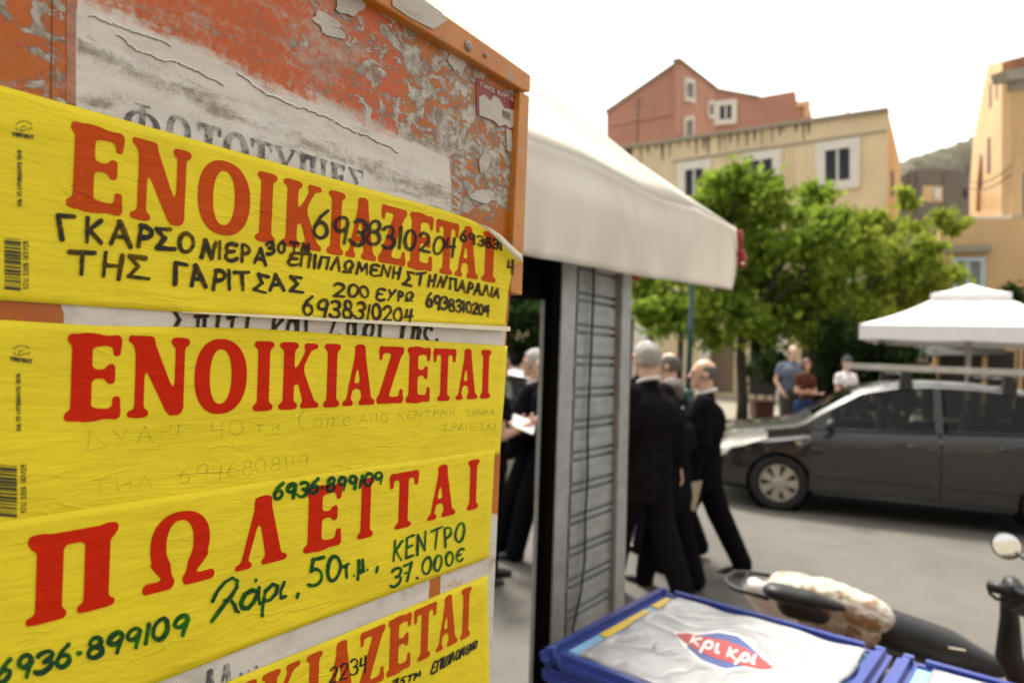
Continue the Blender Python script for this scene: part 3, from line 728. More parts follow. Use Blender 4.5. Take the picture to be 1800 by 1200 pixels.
P1 = poster("poster", "top yellow for-rent poster, its right corner peeling, with faded red letters and thick black handwriting",
            (-70, li([(0, 917), (.08, 914), (.18, 903), (.6, 893), (1, 888)]), li([(-70, 130), (0, 150), (500, 290), (783, 370), (830, 387), (862, 404), (888, 428), (918, 455)]), li([(-70, 526), (0, 527), (110, 535), (333, 549), (450, 553), (733, 567), (918, 575)])), .0016, b1)
seqP = ['Ε', 'Ν', 'Ο', 'Ι', 'Κ', 'Ι', 'Α', 'Ζ', 'Ε', 'Τ', 'Α', 'Ι']
letters("printed_word", [(c, a, b) for c, (a, b) in zip(seqP, [(116, 214), (228, 331), (345, 437), (447, 484), (494, 564), (573, 604), (607, 661), (666, 712), (716, 759), (764, 803), (799, 840), (845, 872)])],
        lambda q: 213 + .2655 * (q - 119), lambda q: 363 + .178 * (q - 120), .045, M_redorange, P1, .0020, b1)
hw = []
for a in (("ΓΚΑΡΣΟ", (104, 420), (343, 444), 45, 32, .0), ("ΝΙΕΡΑ", (354, 453), (468, 464), 31, 28, .03), ("30", (471, 449), (502, 443), 23, 17, 0), ("ΤΜ", (510, 441), (545, 447), 18, 16, 0),
          ("ΕΠΙΠΛΩΜΕΝΗ", (506, 464), (704, 490), 23, 19, .15), ("ΣΤΗΝ", (710, 500), (782, 505), 24, 18, .2), ("ΠΑΡΑΛΙΑ", (790, 508), (878, 524), 20, 17, .15),
          ("ΤΗΣ", (122, 480), (264, 492), 42, 38, 0), ("ΓΑΡΙΤΣ", (304, 500), (468, 514), 38, 29, .05), ("ΑΣ", (475, 511), (533, 514), 28, 26, .05),
          ("200", (587, 521), (649, 522), 24, 17, 0), ("ΕΥΡΩ", (660, 526), (726, 530), 21, 15, .1),
          ("6938310204", (531, 553), (724, 566), 33, 22, .12), ("6938310204", (749, 540), (860, 554), 24, 16, .05), ("693831", (810, 423), (882, 440), 19, 14, .0), ("4", (893, 478), (905, 481), 22, 20, 0)):
    hw += stroke_lines(*a)
ink("handwriting", hw, [(100, 5.2), (350, 4.2), (550, 2.8), (880, 2.1)], M_black_ink, P1, .0025, b1)
ink("handwriting", stroke_lines("6938310204", (551, 420), (800, 448), 48, 28, .12, .16), [(550, 3.8), (800, 2.6)], M_black_ink, P1, .0028, b1)
# cream underside of the curled corner and of the lower lip
Pc = np.array([(838, 391), (858, 399), (878, 411), (899, 431), (917, 447), (919, 462), (907, 454), (891, 438), (874, 420), (856, 404)], float)
Wc = panel_pt(Pc, b1(Pc) + np.array([.002, .005, .008, .010, .010, .013, .013, .012, .009, .004]))
o = mesh_obj("curled_corner", Wc, [(0, 1, 9), (1, 2, 8, 9), (2, 3, 7, 8), (3, 4, 6, 7), (4, 5, 6)], M_cream, P1, uv=panel_uv(Wc), smooth=True)
apply_mods(o, [('SOLIDIFY', dict(thickness=.0004, offset=0))])
xs = np.linspace(320, 897, 50); yb_ = np.array([np.interp(q, [333, 450, 733, 897], [549, 553, 567, 575]) for q in xs])
th = np.interp(xs, [320, 450, 897], [0.5, 4, 7])
Pl = np.concatenate([np.stack([xs, yb_ - 1], 1), np.stack([xs, yb_ + th], 1)])
Wl = panel_pt(Pl, np.concatenate([b1(Pl[:50]) + .0018, np.full(50, .009)])); n_ = 50
o = mesh_obj("curled_lower_edge", Wl, [(i, n_ + i, n_ + i + 1, i + 1) for i in range(n_ - 1)], M_cream, P1, uv=panel_uv(Wl), smooth=True)

P2_ = poster("poster", "yellow for-rent poster with clean red letters and faint pencil writing, second from the top",
            (-70, li([(0, 892), (.5, 886), (1, 878)]), li([(-70, 560), (0, 562), (167, 572), (450, 577), (892, 608)]), li([(-70, 950), (0, 938), (450, 862), (892, 796)])), .0010)
x2 = [(112, 211), (223, 330), (340, 432), (443, 480), (489, 559), (567, 597), (602, 658), (663, 708), (713, 755), (760, 799), (801, 839), (843, 862)]
letters("printed_word", [(c, a, b) for c, (a, b) in zip(seqP, x2)], lambda q: 587 + .0387 * (q - 114), lambda q: 740 - .0547 * (q - 114), .033, M_red, P2_, .0014)
hw = []
for a in (("ΔΥΑΡΙ", (153, 793), (316, 769), 35, 24, .0), ("40", (371, 766), (427, 765), 26, 26, 0), ("Τ.Μ.", (448, 759), (502, 756), 13, 11, 0), ("(", (524, 754), (534, 753), 32, 32, 0), ("ΠΙΣΩ", (553, 752), (617, 746), 16, 14, 0),
          ("ΑΠΟ", (632, 744), (683, 741), 17, 15, 0), ("ΚΕΝΤΡΙΚΗ", (699, 737), (800, 729), 13, 9, 0), ("ΕΘΝΙΚΗ", (822, 732), (868, 727), 11, 9, 0), ("ΤΡΑΠΕΖΑ)", (777, 759), (871, 756), 15, 12, 0),
          ("ΤΗΛ.", (163, 871), (284, 858), 28, 22, -.05), ("6946808119", (316, 850), (541, 820), 28, 23, .0)):
    hw += stroke_lines(*a)
ink("pencil_writing", hw, .5, M_pencil, P2_, .0014, res=.7)

P3_ = poster("poster", "yellow for-sale poster with seven spaced red letters and green marker writing, third from the top",
            (-70, li([(0, 870), (1, 860)]), li([(-70, 928), (0, 917), (450, 848), (870, 789)]), li([(-70, 1330), (275, 1200), (450, 1131), (870, 976)])), .0022)
letters("printed_word", [('Π', 45, 203), ('Ω', 250, 378), ('Λ', 413, 504), ('Ε', 533, 599), ('Ι', 627, 656), ('Τ', 683, 733), ('Α', 751, 800), ('Ι', 820, 841)],
        lambda q: 943 - .1745 * (q - 58), lambda q: 1101 - .264 * (q - 48), .035, M_red, P3_, .0027)
S3 = lambda pts: [(360 + a / 3.6, 900 + b / 3.6) for a, b in pts]
hw = stroke_lines("6936-899109", (482, 879), (672, 850), 25, 21, .12) + stroke_lines("ΚEΝΤΡΟ", (690, 988), (816, 950), 37, 32, .02) + stroke_lines("37.000€", (688, 1032), (812, 985), 32, 22, .05)
hw += stroke_lines("6936-899109", (-8, 1202), (326, 1112), 36, 33, .12)
hw += stroke_lines("50", (543, 1032), (598, 1020), 50, 42, .05) + stroke_lines("τ.μ.", (605, 1015), (648, 1003), 33, 30, .05)
hw += [S3([(50, 560), (80, 500), (130, 440), (175, 415), (205, 430), (205, 470), (175, 520), (110, 600), (45, 690)]), S3([(125, 560), (160, 548), (185, 580), (200, 620), (215, 630)]),
       S3([(335, 500), (300, 492), (255, 520), (232, 570), (240, 605), (275, 605), (310, 570), (340, 500), (345, 475), (340, 540), (350, 578)]), S3([(326, 428), (322, 436)]),
       S3([(365, 655), (368, 580), (385, 500), (430, 455), (460, 465), (455, 510), (420, 550), (375, 565)]), S3([(505, 440), (480, 500), (485, 540), (515, 530)]), S3([(592, 515), (585, 540)]), S3([(1094, 345), (1088, 378)])]
ink("handwriting", hw, [(0, 5.0), (330, 4.2), (450, 3.6), (560, 3.2), (680, 2.6), (815, 2.1)], M_green_ink, P3_, .0032)

P4_ = poster("poster", "lowest yellow for-rent poster, with faded red letters and thin black pen writing",
            (150, li([(0, 857), (1, 862)]), li([(150, 1302), (450, 1177), (856, 1010)]), li([(150, 1600), (862, 1290)])), .0012)
letters("printed_word", [(c, a - 35 + (862 - b) * .01, b - 35 + (862 - b) * .01) for c, (a, b) in list(zip(seqP, x2))[3:]],
        lambda q: 1033 - .428 * (q - 818), lambda q: 1120 - .512 * (q - 818), .035, M_redorange, P4_, .0016)
hw = stroke_lines("2234", (578, 1203), (646, 1176), 28, 26, .1) + stroke_lines("ΕΠΙΠΛΟΜΕΝΟ", (757, 1186), (838, 1138), 19, 12, .35) + stroke_lines("75ΤΜ", (690, 1208), (738, 1190), 12, 10, .2)
ink("handwriting", hw, 1.5, M_black_thin, P4_, .0021, res=.8)
# printer's marks in the left margins: barcode, tiny emblem, upright small print
def marks(root, off, bar, dig, emb, tiny):
    (bx0, by0, bx1, by1) = bar; r_ = random.Random(3); L = []; y_ = by0; nb_ = 0
    Vb = []; Fb = []
    while y_ < by1:
        w = r_.choice([1.2, 1.2, 2.2, 3.4, 5.0]); g = r_.choice([1.2, 1.6, 2.6])
        sl = -.04 * (bx1 - bx0)
        Vb += [(bx0, y_), (bx1, y_ + 3), (bx1, y_ + w + 3), (bx0, y_ + w)]; Fb.append((nb_ + 3, nb_ + 2, nb_ + 1, nb_)); nb_ += 4; y_ += w + g
    Wb_ = panel_pt(np.array(Vb, float), off); mesh_obj("barcode", Wb_, Fb, M_print_dark, root, uv=panel_uv(Wb_))
    def rot_text(text, x_, y0, y1, h):
        pl = stroke_lines(text, (0, 0), (y0 - y1, 0.0), h, h)
        return [[(x_ + b, y0 - a) for a, b in q] for q in pl]
    pl = rot_text("520 3358 001728", dig[0], dig[1], dig[2], 8.5) + rot_text("ΚΩΔ 172 ΑΥΤΟΚΟΛΛΗΤΟ 50Χ16".replace('Χ', 'Υ'), tiny[0], tiny[1], tiny[2], 7)
    ex, ey = emb
    pl += [arc(ex, ey, 14, 9, 200, 340, 10), arc(ex, ey + 4, 5, 4, 0, 300, 8), arc(ex, ey - 1, 15, 9, 20, 60, 4), arc(ex - 1, ey, 14, 9, 100, 160, 4)]
    ink("small_print", pl, .75, M_print_dark, root, off, res=.6)
    ink("emblem_lettering", stroke_lines("ΤΥΠΟΤΡΑΣΤ", (ex - 20, ey + 17), (ex + 18, ey + 22), 6, 6), 1.1, M_print_dark, root, off, res=.6)
marks(P1, .0021, (8, 418, 37, 505), (50, 508, 424), (42, 222), (38, 362, 264))
marks(P2_, .0014, (-4, 816, 30, 903), (46, 901, 816), (38, 616), (36, 757, 657))
# ================================================================== ground
def grid_sheet(name, x0, x1, y0, y1, z, mat, kind="structure"):
    o = mesh_obj(name, [(x0, y0, z), (x1, y0, z), (x1, y1, z), (x0, y1, z)], [(0, 1, 2, 3)], mat); return tag(o, kind=kind)
def asphalt():
    m_ = NT("asphalt"); co = m_.coord()
    big = m_.noise(co, .45, 5, .6, .4); med = m_.noise(co, 3.0, 5, .6); fine = m_.noise(co, 160, 3, .7); crack = m_.noise(co, 1.1, 6, .7, 1.2)
    col = m_.mix(m_.step(big, .3, .7), (.090, .084, .073), (.124, .116, .100))
    col = m_.mix(m_.math('MULTIPLY', m_.step(med, .45, .7), .5), col, (.085, .080, .070))
    ck = m_.math('SUBTRACT', 1.0, m_.step(m_.math('ABSOLUTE', m_.math('SUBTRACT', crack, .5)), 0, .006))
    col = m_.mix(m_.math('MULTIPLY', ck, .5), col, (.05, .048, .044)); col = m_.mix(m_.math('MULTIPLY', m_.step(fine, .55, .75), .35), col, (.30, .285, .25))
    m_.principled(col, .85, 0, m_.bump(fine, .35, .004), .3); return m_.m
grid_sheet("road", -200, 200, -60, 340, 0, asphalt())
def paving():
    m_ = NT("paving_slabs"); co = m_.coord()
    b = m_.n("TexBrick"); m_.l(m_.mapping(co, (1, 1, 1), (0, 0, .45)), b.inputs['Vector']); b.inputs['Scale'].default_value = 2.2
    b.inputs['Color1'].default_value = (.27, .245, .195, 1); b.inputs['Color2'].default_value = (.22, .20, .16, 1); b.inputs['Mortar'].default_value = (.15, .135, .11, 1)
    b.inputs['Mortar Size'].default_value = .012
    col = m_.mix(m_.math('MULTIPLY', m_.step(m_.noise(co, 1.3, 5), .4, .7), .4), b.outputs[0], (.19, .17, .14))
    m_.principled(col, .8, 0, None, .3); return m_.m
M_pave = paving(); M_kerb = plain("kerb_stone", (.24, .20, .145), .8, var=.25, scale=3)
k0, k1 = at_z(1105, 742, .0), at_z(1345, 747, .0)
k0.z = k1.z = 0
kd = (k1 - k0).normalized()
far_l = k0 - kd * 60
p2_ = at_z(1345, 880, 0); p2_.z = 0
road_dir = Vector((math.cos(math.radians(20)), -math.sin(math.radians(20)), 0))
near_r = Vector(k1); near_r = k1 + (CAM - k1).normalized() * 0; 
isl = k1 - Vector((0.35, 1, 0)).normalized() * 3.6
far_r = isl + road_dir * 40
SWZ = .13
pts = [far_l, k1, Vector((isl.x, isl.y, 0)), Vector((far_r.x, far_r.y, 0)), Vector((120, 120, 0)), Vector((-90, 120, 0))]
mb = MB(); mb.hexa([Vector((p.x, p.y, 0.004)) for p in pts], [Vector((p.x, p.y, SWZ)) for p in pts])
tag(mb.build("pavement", M_pave), kind="structure")
mb = MB()
for a, b in ((far_l, k1), (k1, pts[2]), (pts[2], pts[3])):
    d = (b - a).normalized(); n = Vector((d.y, -d.x, 0))
    q = [a - d * .0, b + d * .0, b + n * .14, a + n * .14]
    mb.hexa([Vector((p.x, p.y, 0.003)) for p in q][::-1], [Vector((p.x, p.y, SWZ + .006)) for p in q][::-1])
tag(mb.build("kerb", M_kerb), kind="structure")

# ================================================================== kiosk
M_alu = plain("weathered_aluminium", (.36, .365, .365), .5, .55, .28, 14, .15)
M_slat = plain("galvanised_slats", (.33, .345, .345), .5, .45, .30, 9, .2)
M_black = plain("black_paint", (.003, .0025, .0025), .9, 0, .3, 10, 0, .02)
M_rust = plain("rusty_channel", (.20, .15, .105), .8, .2, .45, 12)
SQ = CAM + ray(978, 640) * 2.25
def sh(px, py, off=0.0): return Vector(np_on_plane(np.array([[px, py]], float), SQ, KN, off)[0])
sh0 = sh(990, 640); 
kiosk = empty("street_kiosk", Vector((sh0.x, sh0.y, 0)), "grey metal street kiosk with rolling shutter column under a cream canvas awning", "kiosk")
def strip(xt0, xt1, xb0, xb1, yt, yb, o0, o1):
    """upright strip given by x at y=600 and y=1060, carried on to the ground"""
    def X(a, b, y_): return a + (b - a) * (y_ - 600) / 460
    f = [sh(X(xt0, xb0, yt), yt, o1), sh(X(xt1, xb1, yt), yt, o1)]
    def ground(a, b):
        lo, hi = 1060, 2600
        for _ in range(40):
            mid = (lo + hi) / 2; p = sh(X(a, b, mid), mid, o1)
            if p.z > 0: lo = mid
            else: hi = mid
        return sh(X(a, b, lo), lo, o1)
    g = [ground(xt1, xb1), ground(xt0, xb0)]
    q = f + g
    return [p - KN * (o1 - o0) for p in q], q
YT = 420
for nm, a, m_ in (("frame_post", strip(986, 1011, 971, 994, YT, 1060, -.06, .025), M_alu), ("frame_post", strip(1092.5, 1109, 1080.5, 1098, YT, 1060, -.06, .02), M_alu),
                  ("shutter_channel", strip(1083, 1092, 1075.5, 1080, YT, 1060, -.06, .004), M_rust)):
    mb = MB(); mb.hexa(a[0][::-1], a[1][::-1]); o = mb.build(nm, m_, kiosk); apply_mods(o, [('BEVEL', dict(width=.004, segments=2))])
a = strip(986, 1011, 971, 994, YT, 1060, -.06, .025)
# black door post: goes back from the front corner
tl, bl = a[1][0], a[1][3]
mb = MB(); dep = .035
q = [Vector((bl.x, bl.y, 0)), tl]
sid = [bl - KD * .004 - KN * .004, bl - KD * .004 - KN * dep, bl - KD * .05 - KN * dep, bl - KD * .05 - KN * .004]
sit = [tl - KD * .004 - KN * .004, tl - KD * .004 - KN * dep, tl - KD * .05 - KN * dep, tl - KD * .05 - KN * .004]
mb.hexa(sid, sit); mb.build("door_post", M_black, kiosk)
# shutter: slats with double grooves, extruded along the kiosk
L0, L1 = strip(1011.5, 1082.5, 994.5, 1075, YT, 1060, -.02, -.006)[1][:2], strip(1011.5, 1082.5, 994.5, 1075, YT, 1060, -.02, -.006)[1][2:]
tL, tR, bR, bL = L0[0], L0[1], L1[0], L1[1]
pitch = .1105; prof = []
z_ = tL.z; zs = []
zz = 0.0
ref = sh(1011, 627).z
top = tL.z
k_ = ref
while k_ < top - pitch: k_ += pitch
rows = []
zc = k_
while zc > .02:
    for dz, of in ((.040, .004), (.020, .005), (.006, .004), (.004, -.012), (-.003, -.012), (-.005, .004), (-.020, .004), (-.022, -.012), (-.030, -.012), (-.033, .004), (-.052, .005)):
        rows.append((zc + dz, of))
    zc -= pitch
rows = [(min(z, top), o_) for z, o_ in rows if z > 0.0]
V = []; 
for z, o_ in rows:
    t = (top - z) / max(1e-6, top - bL.z)
    for A_, B_ in ((tL, bL), (tR, bR)):
        p = A_.lerp(B_, min(1, max(0, t))); V.append(Vector((p.x, p.y, z)) + KN * o_)
n_ = len(rows)
F = [(2 * i, 2 * i + 2, 2 * i + 3, 2 * i + 1) for i in range(n_ - 1)]
b = len(V); V += [v - KN * .03 for v in V]; F += [(b + 2 * i, b + 2 * i + 1, b + 2 * i + 3, b + 2 * i + 2) for i in range(n_ - 1)]
mesh_obj("rolling_shutter", V, F, M_slat, kiosk)
# dark fascia beam and roof over the opening
bt, bb = sh(986, 442, -.01), sh(984, 529, -.01)
mb = MB(); hgt = Vector((0, 0, bt.z - bb.z))
q0 = bb - KD * .045; q1 = q0 - KD * 1.5
mb.hexa([q0, q1, q1 - KN * .12, q0 - KN * .12], [q0 + hgt, q1 + hgt, q1 - KN * .12 + hgt, q0 - KN * .12 + hgt]); mb.build("fascia_beam", M_black, kiosk)
tz = 2.16
r0_ = Vector((bt.x, bt.y, tz)) + KD * .62 + KN * .10; r1_ = Vector((bt.x, bt.y, tz)) - KD * 1.5 + KN * .10
mb = MB(); mb.hexa([r0_, r1_, r1_ - KN * 1.5, r0_ - KN * 1.5], [p + UP * .05 for p in (r0_, r1_, r1_ - KN * 1.5, r0_ - KN * 1.5)]); mb.build("flat_roof", M_black, kiosk)
back = Vector((bt.x, bt.y, 0)) - KN * 1.3 - KD * 1.3
mb = MB(); mb.hexa([back, back + KD * .12, back + KD * .12 - KN * .12, back - KN * .12], [p + UP * tz for p in (back, back + KD * .12, back + KD * .12 - KN * .12, back - KN * .12)]); mb.build("back_post", M_black, kiosk)
# cable down the shutter
cz = [(1044, 440), (1043, 520), (1040, 600), (1036, 680), (1033, 760), (1033, 840), (1029, 900), (1028, 980), (1021, 1040), (1008, 1100), (1000, 1160)]
mb = MB(); mb.tube([sh(x_, y_, .012) for x_, y_ in cz], .0045, 8)
tag(mb.build("power_cable", plain("black_rubber", (.015, .014, .014), .6), smooth=True), "thin black cable hanging down the front of the grey rolling shutter", "cable")

# ---- awning (part of the kiosk)
def canvas():
    m_ = NT("cream_canvas"); co = m_.coord()
    st = m_.noise(m_.mapping(co, (9, 9, 1.2)), 1.0, 5, .6); fn = m_.noise(co, 5, 5, .6, .5)
    col = m_.mix(m_.step(st, .45, .75), (.83, .79, .70), (.77, .72, .62)); col = m_.mix(m_.math('MULTIPLY', m_.step(fn, .55, .75), .35), col, (.68, .62, .52))
    d = m_.n("BsdfPrincipled"); m_.put(d.inputs['Base Color'], col); d.inputs['Roughness'].default_value = .75; m_.l(m_.bump(m_.noise(co, 420, 2), .12, .002), d.inputs['Normal'])
    t = m_.n("BsdfTranslucent"); m_.put(t.inputs[0], col); mx = m_.n("MixShader"); mx.inputs[0].default_value = .30
    m_.l(d.outputs[0], mx.inputs[1]); m_.l(t.outputs[0], mx.inputs[2]); m_.l(mx.outputs[0], m_.out.inputs['Surface']); return m_.m
M_canvas = canvas()
AQ = CAM + ray(1290, 450) * 3.25
def aw(P, off=0.0): return np_on_plane(np.asarray(P, float), AQ, KN, off)
foldp = [(840, 206), (905, 236), (930, 245), (1000, 270), (1050, 290), (1110, 322), (1160, 349), (1205, 362), (1222, 365), (1250, 380), (1294, 401)]
botp = [(840, 432), (920, 448), (1020, 465), (1114, 483), (1200, 496), (1283, 509)]
nu, nv = 70, 16; P = []; off = []
for j in range(nv):
    v = j / (nv - 1)
    for i in range(nu):
        u = i / (nu - 1); xt = 840 + 454 * u; xb = 840 + 443 * u
        x_ = xt + (xb - xt) * v; x_ += (8 * math.sin(v * 2.6) * u ** 12)
        yt = np.interp(xt, [p[0] for p in foldp], [p[1] for p in foldp]); yb = np.interp(xb, [p[0] for p in botp], [p[1] for p in botp])
        P.append((x_, yt + (yb - yt) * v))
        sag = -.05 * math.exp(-((v - .05) / .22) ** 2) * math.sin(min(1, u * 1.15) * math.pi)
        off.append(.05 * (v - .5) * .6 + sag * .8 + .012 * math.sin(u * 17 + 2 * v) * v + .012 * math.sin(u * 41 + v * 3) * v ** 2 - .05 * max(0, u - .93) / .07 * (1 - v))
Wv = aw(P, np.array(off)); F = [(j * nu + i, (j + 1) * nu + i, (j + 1) * nu + i + 1, j * nu + i + 1) for j in range(nv - 1) for i in range(nu - 1)]
awn = mesh_obj("awning", Wv, F, M_canvas, kiosk, smooth=True); apply_mods(awn, [('SOLIDIFY', dict(thickness=.004, offset=-1))])
# roof of the awning: front slope rises from the fold to the hip line
Cc = Vector(Wv[int(nu * .84)])
apex = Cc - KD * 1.30 - KN * 1.30
best = None
for hgt_ in np.linspace(.3, 2.2, 96):
    A_ = apex + UP * hgt_; err = 0
    for tt in (.35, .7, 1.0):
        p = Cc.lerp(A_, tt) - CAM; w = p.dot(f0); px_ = 900 + FPX * p.dot(RX) / w; py_ = 600 - FPX * p.dot(UY) / w
        err += abs(py_ - np.interp(px_, [560, 787, 932, 1067, 1170, 1222], [-184, 7, 130, 243, 333, 365]))
    if best is None or err < best[0]: best = (err, hgt_)
apex = apex + UP * best[1]
topW = [Vector(Wv[i]) for i in range(nu)]
leftE = topW[0] - KD * 1.1
eave = [leftE + (topW[0] - leftE) * (i / 10) for i in range(10)] + topW
nE = len(eave); nr_ = 14; V = []; iC = 10 + int(nu * .84)
for j in range(nr_ + 1):
    t = j / nr_
    for i, e in enumerate(eave):
        if i <= iC: tgt = apex
        else: tgt = Cc.lerp(apex, 1.0)
        p = e.lerp(tgt, t); p = p + Vector((0, 0, -.045 * math.sin(math.pi * t) * min(1, max(0, (iC - i) / 30))))
        if i > iC and t > 0: p = Cc.lerp(apex, t) + (e - Cc) * max(0, 1 - t * 9)
        V.append(p)
F = [(j * nE + i, j * nE + i + 1, (j + 1) * nE + i + 1, (j + 1) * nE + i) for j in range(nr_) for i in range(nE - 1)]
# far slopes close the tent
b = len(V); cr = [Cc, Cc - KN * 2.6, leftE - KN * 2.6, leftE]
V += cr[1:3] + [apex]; F += [(iC, b, b + 2), (b, b + 1, b + 2), (b + 1, 0, b + 2)]
o = mesh_obj("awning_roof", V, F, M_canvas, kiosk, smooth=True); apply_mods(o, [('SOLIDIFY', dict(thickness=.004, offset=-1))])
# red fitting at the awning corner
M_redp = plain("red_plastic", (.34, .018, .012), .35, 0, .2, 30)
ft = empty("awning_fitting", Vector(aw([(1303, 440)])[0]), "red plastic bulb-shaped fitting hanging at the outer corner of the cream awning", "fitting")
pA, pB, pC = Vector(aw([(1301, 404)], -.02)[0]), Vector(aw([(1302, 438)], -.02)[0]), Vector(aw([(1305, 470)], -.02)[0])
mb = MB(); mb.tube([pA, pB], .012, 12); mb.build("stem", M_redp, ft, smooth=True)
mb = MB(); mb.tube([pB, pB.lerp(pC, .2), pB.lerp(pC, .55), pB.lerp(pC, .9), pC], [.012, .02, .026, .022, .008], 14); mb.build("bulb", M_redp, ft, smooth=True)
pD = Vector(aw([(1306, 463)], .02)[0]); mb = MB(); mb.ellipsoid(pD, (.008, .008, .006), seg=10, rings=6); mb.build("cap", plain("white_plastic", (.8, .8, .78), .4), ft, smooth=True)
mb = MB(); q = Vector(aw([(1117, 489)], -.25)[0]); mb.tube([q + UP * .03, q, q - UP * .012], [.022, .024, .01], 14)
tag(mb.build("awning_fitting", M_redp, smooth=True), "small red knob showing under the awning beside the shutter column", "fitting")

# ================================================================== freezers
M_blue = plain("blue_plastic", (.028, .048, .25), .24, 0, .2, 6, spec=.5)
M_cap = plain("grey_blue_cap", (.05, .085, .28), .3, 0, .15, 20)
M_orangeside = plain("orange_freezer_side", (.34, .115, .012), .45, 0, .2, 5)
M_yel = plain("yellow_sticker", (.72, .50, .03), .4, 0, .15, 20); M_lblue = plain("pale_blue_sticker", (.22, .45, .70), .4, 0, .2, 20)
FZ = .90
fL, fB, fR = at_z(942, 1137, FZ), at_z(1160, 1026, FZ), at_z(1562, 1152, FZ)
E1 = (fB - fL); E1.z = 0; len1 = E1.length; E1.normalize()
E2 = Vector((E1.y, -E1.x, 0)); len2 = (fR - fB).dot(E2)
def sheet_mat():
    m_ = NT("silver_cover"); co = m_.coord()
    w1 = m_.noise(co, 9, 4, .55, .8); w2 = m_.math('ABSOLUTE', m_.math('SUBTRACT', m_.noise(co, 6, 2, .5, 1.0), .5)); w2 = m_.step(w2, 0, .09)
    col = m_.mix(m_.step(m_.noise(co, 14, 4), .35, .7), (.46, .46, .46), (.38, .38, .39))
    h = m_.math('ADD', w1, m_.math('MULTIPLY', w2, .45))
    m_.principled(col, .38, .35, m_.bump(h, .45, .012), .5); return m_.m
M_sheet = sheet_mat()
def wrk(x_, y_): return .006 * math.sin(9 * x_ + 4 * math.sin(7 * y_)) + .005 * math.sin(15 * y_ + 3 * math.sin(11 * x_ + 1)) + .004 * math.sin(24 * (x_ + y_))
def freezer(org, l1, l2, label, slabel):
    root = empty("ice_cream_freezer", org + E1 * (l1 / 2) + E2 * (l2 / 2) - UP * FZ, label, "freezer", "chest freezers in a row")
    Mx = Matrix((E1, E2, UP)).transposed().to_4x4(); Mx.translation = Vector((org.x, org.y, 0))
    mb = MB(); mb.box((.02, .02, .06), (l1 - .02, l2 - .02, .812), Mx, .01); mb.build("cabinet", M_orangeside, root)
    mb = MB(); mb.box((.008, .008, .8145), (l1 - .008, l2 - .008, .852), Mx, .010); mb.build("collar", M_blue, root)
    mb = MB()
    for (x0, x1, y0, y1) in ((0, l1, 0, .05), (0, l1, l2 - .05, l2), (0, .05, .0505, l2 - .0505), (l1 - .05, l1, .0505, l2 - .0505)):
        mb.box((x0, y0, .855), (x1, y1, FZ), Mx, .016)
    o = mb.build("lid_rim", M_blue, root); smooth_angle(o, 40)
    for (x_, y_) in ((0, 0), (l1, 0), (l1, l2), (0, l2)):
        cx, cy = min(max(x_, .03), l1 - .03), min(max(y_, .03), l2 - .03)
        mb = MB(); mb.box((cx - .031, cy - .031, .853), (cx + .031, cy + .031, FZ + .002), Mx, .022); o = mb.build("corner_cap", M_cap, root); smooth_angle(o, 50)
    mb = MB(); mb.box((.0505, .0505, .80), (l1 - .0505, l2 - .0505, .882), Mx); mb.build("lid", M_lblue, root)
    for nm, m_, y0, y1 in () if l2 > .85 else (("sticker_strip", M_lblue, .07, .2), ("sticker_strip", M_yel, .21, .46), ("sticker_strip", M_yel, .50, .60)):
        mb = MB(); mb.box((y0 * l1 / .66, .053, .883), (y1 * l1 / .66, .080, .8855), Mx); mb.build(nm, m_, root)
    for (x_, y_) in ((.08, .08), (l1 - .08, .08), (l1 - .08, l2 - .08), (.08, l2 - .08)):
        mb = MB(); mb.lathe([(.02, .0), (.03, .01), (.03, .05), (.018, .06)], 12, Mx @ Matrix.Translation((x_, y_, 0))); mb.build("foot", M_black, root)
    # loose silver cover lying on the lid
    n = 60; V = []; F = []
    for i in range(n):
        for j in range(n):
            a = .052 + (l1 - .104) * i / (n - 1); c = .088 + (l2 - .14) * j / (n - 1)
            a += .003 * math.sin(j * .35) * (i in (0, n - 1)); c += .004 * math.sin(i * .3 + 1) * (j in (0, n - 1))
            eg = min(i, j, n - 1 - i, n - 1 - j)
            V.append(Mx @ Vector((a, c, .896 + .30 * wrk(a + org.x, c) + (.002 * math.sin(i * .5 + j * .4) if eg < 3 else 0) - (.005 if eg == 0 else 0))))
    F = [(i * n + j, (i + 1) * n + j, (i + 1) * n + j + 1, i * n + j + 1) for i in range(n - 1) for j in range(n - 1)]
    cr_ = empty("freezer_cover", org + E1 * (l1 / 2) + E2 * (l2 / 2) - UP * .02, slabel, "cover", "silver freezer covers")
    o = mesh_obj("sheet", V, F, M_sheet, cr_, smooth=True); apply_mods(o, [('SOLIDIFY', dict(thickness=.001, offset=-1))])
    return root, cr_, Mx
fz1, cov1, MX1 = freezer(fL, len1, len2, "blue rimmed freezer with orange side standing beside the grey shutter column", "crumpled silver cover sheet with a red and blue lozenge logo, on the nearer freezer")
fz2, cov2, MX2 = freezer(fL + E2 * (len2 + .012), len1, .9, "second blue rimmed freezer, cut off by the bottom right of the picture", "plain crumpled silver cover on the freezer at the right edge")
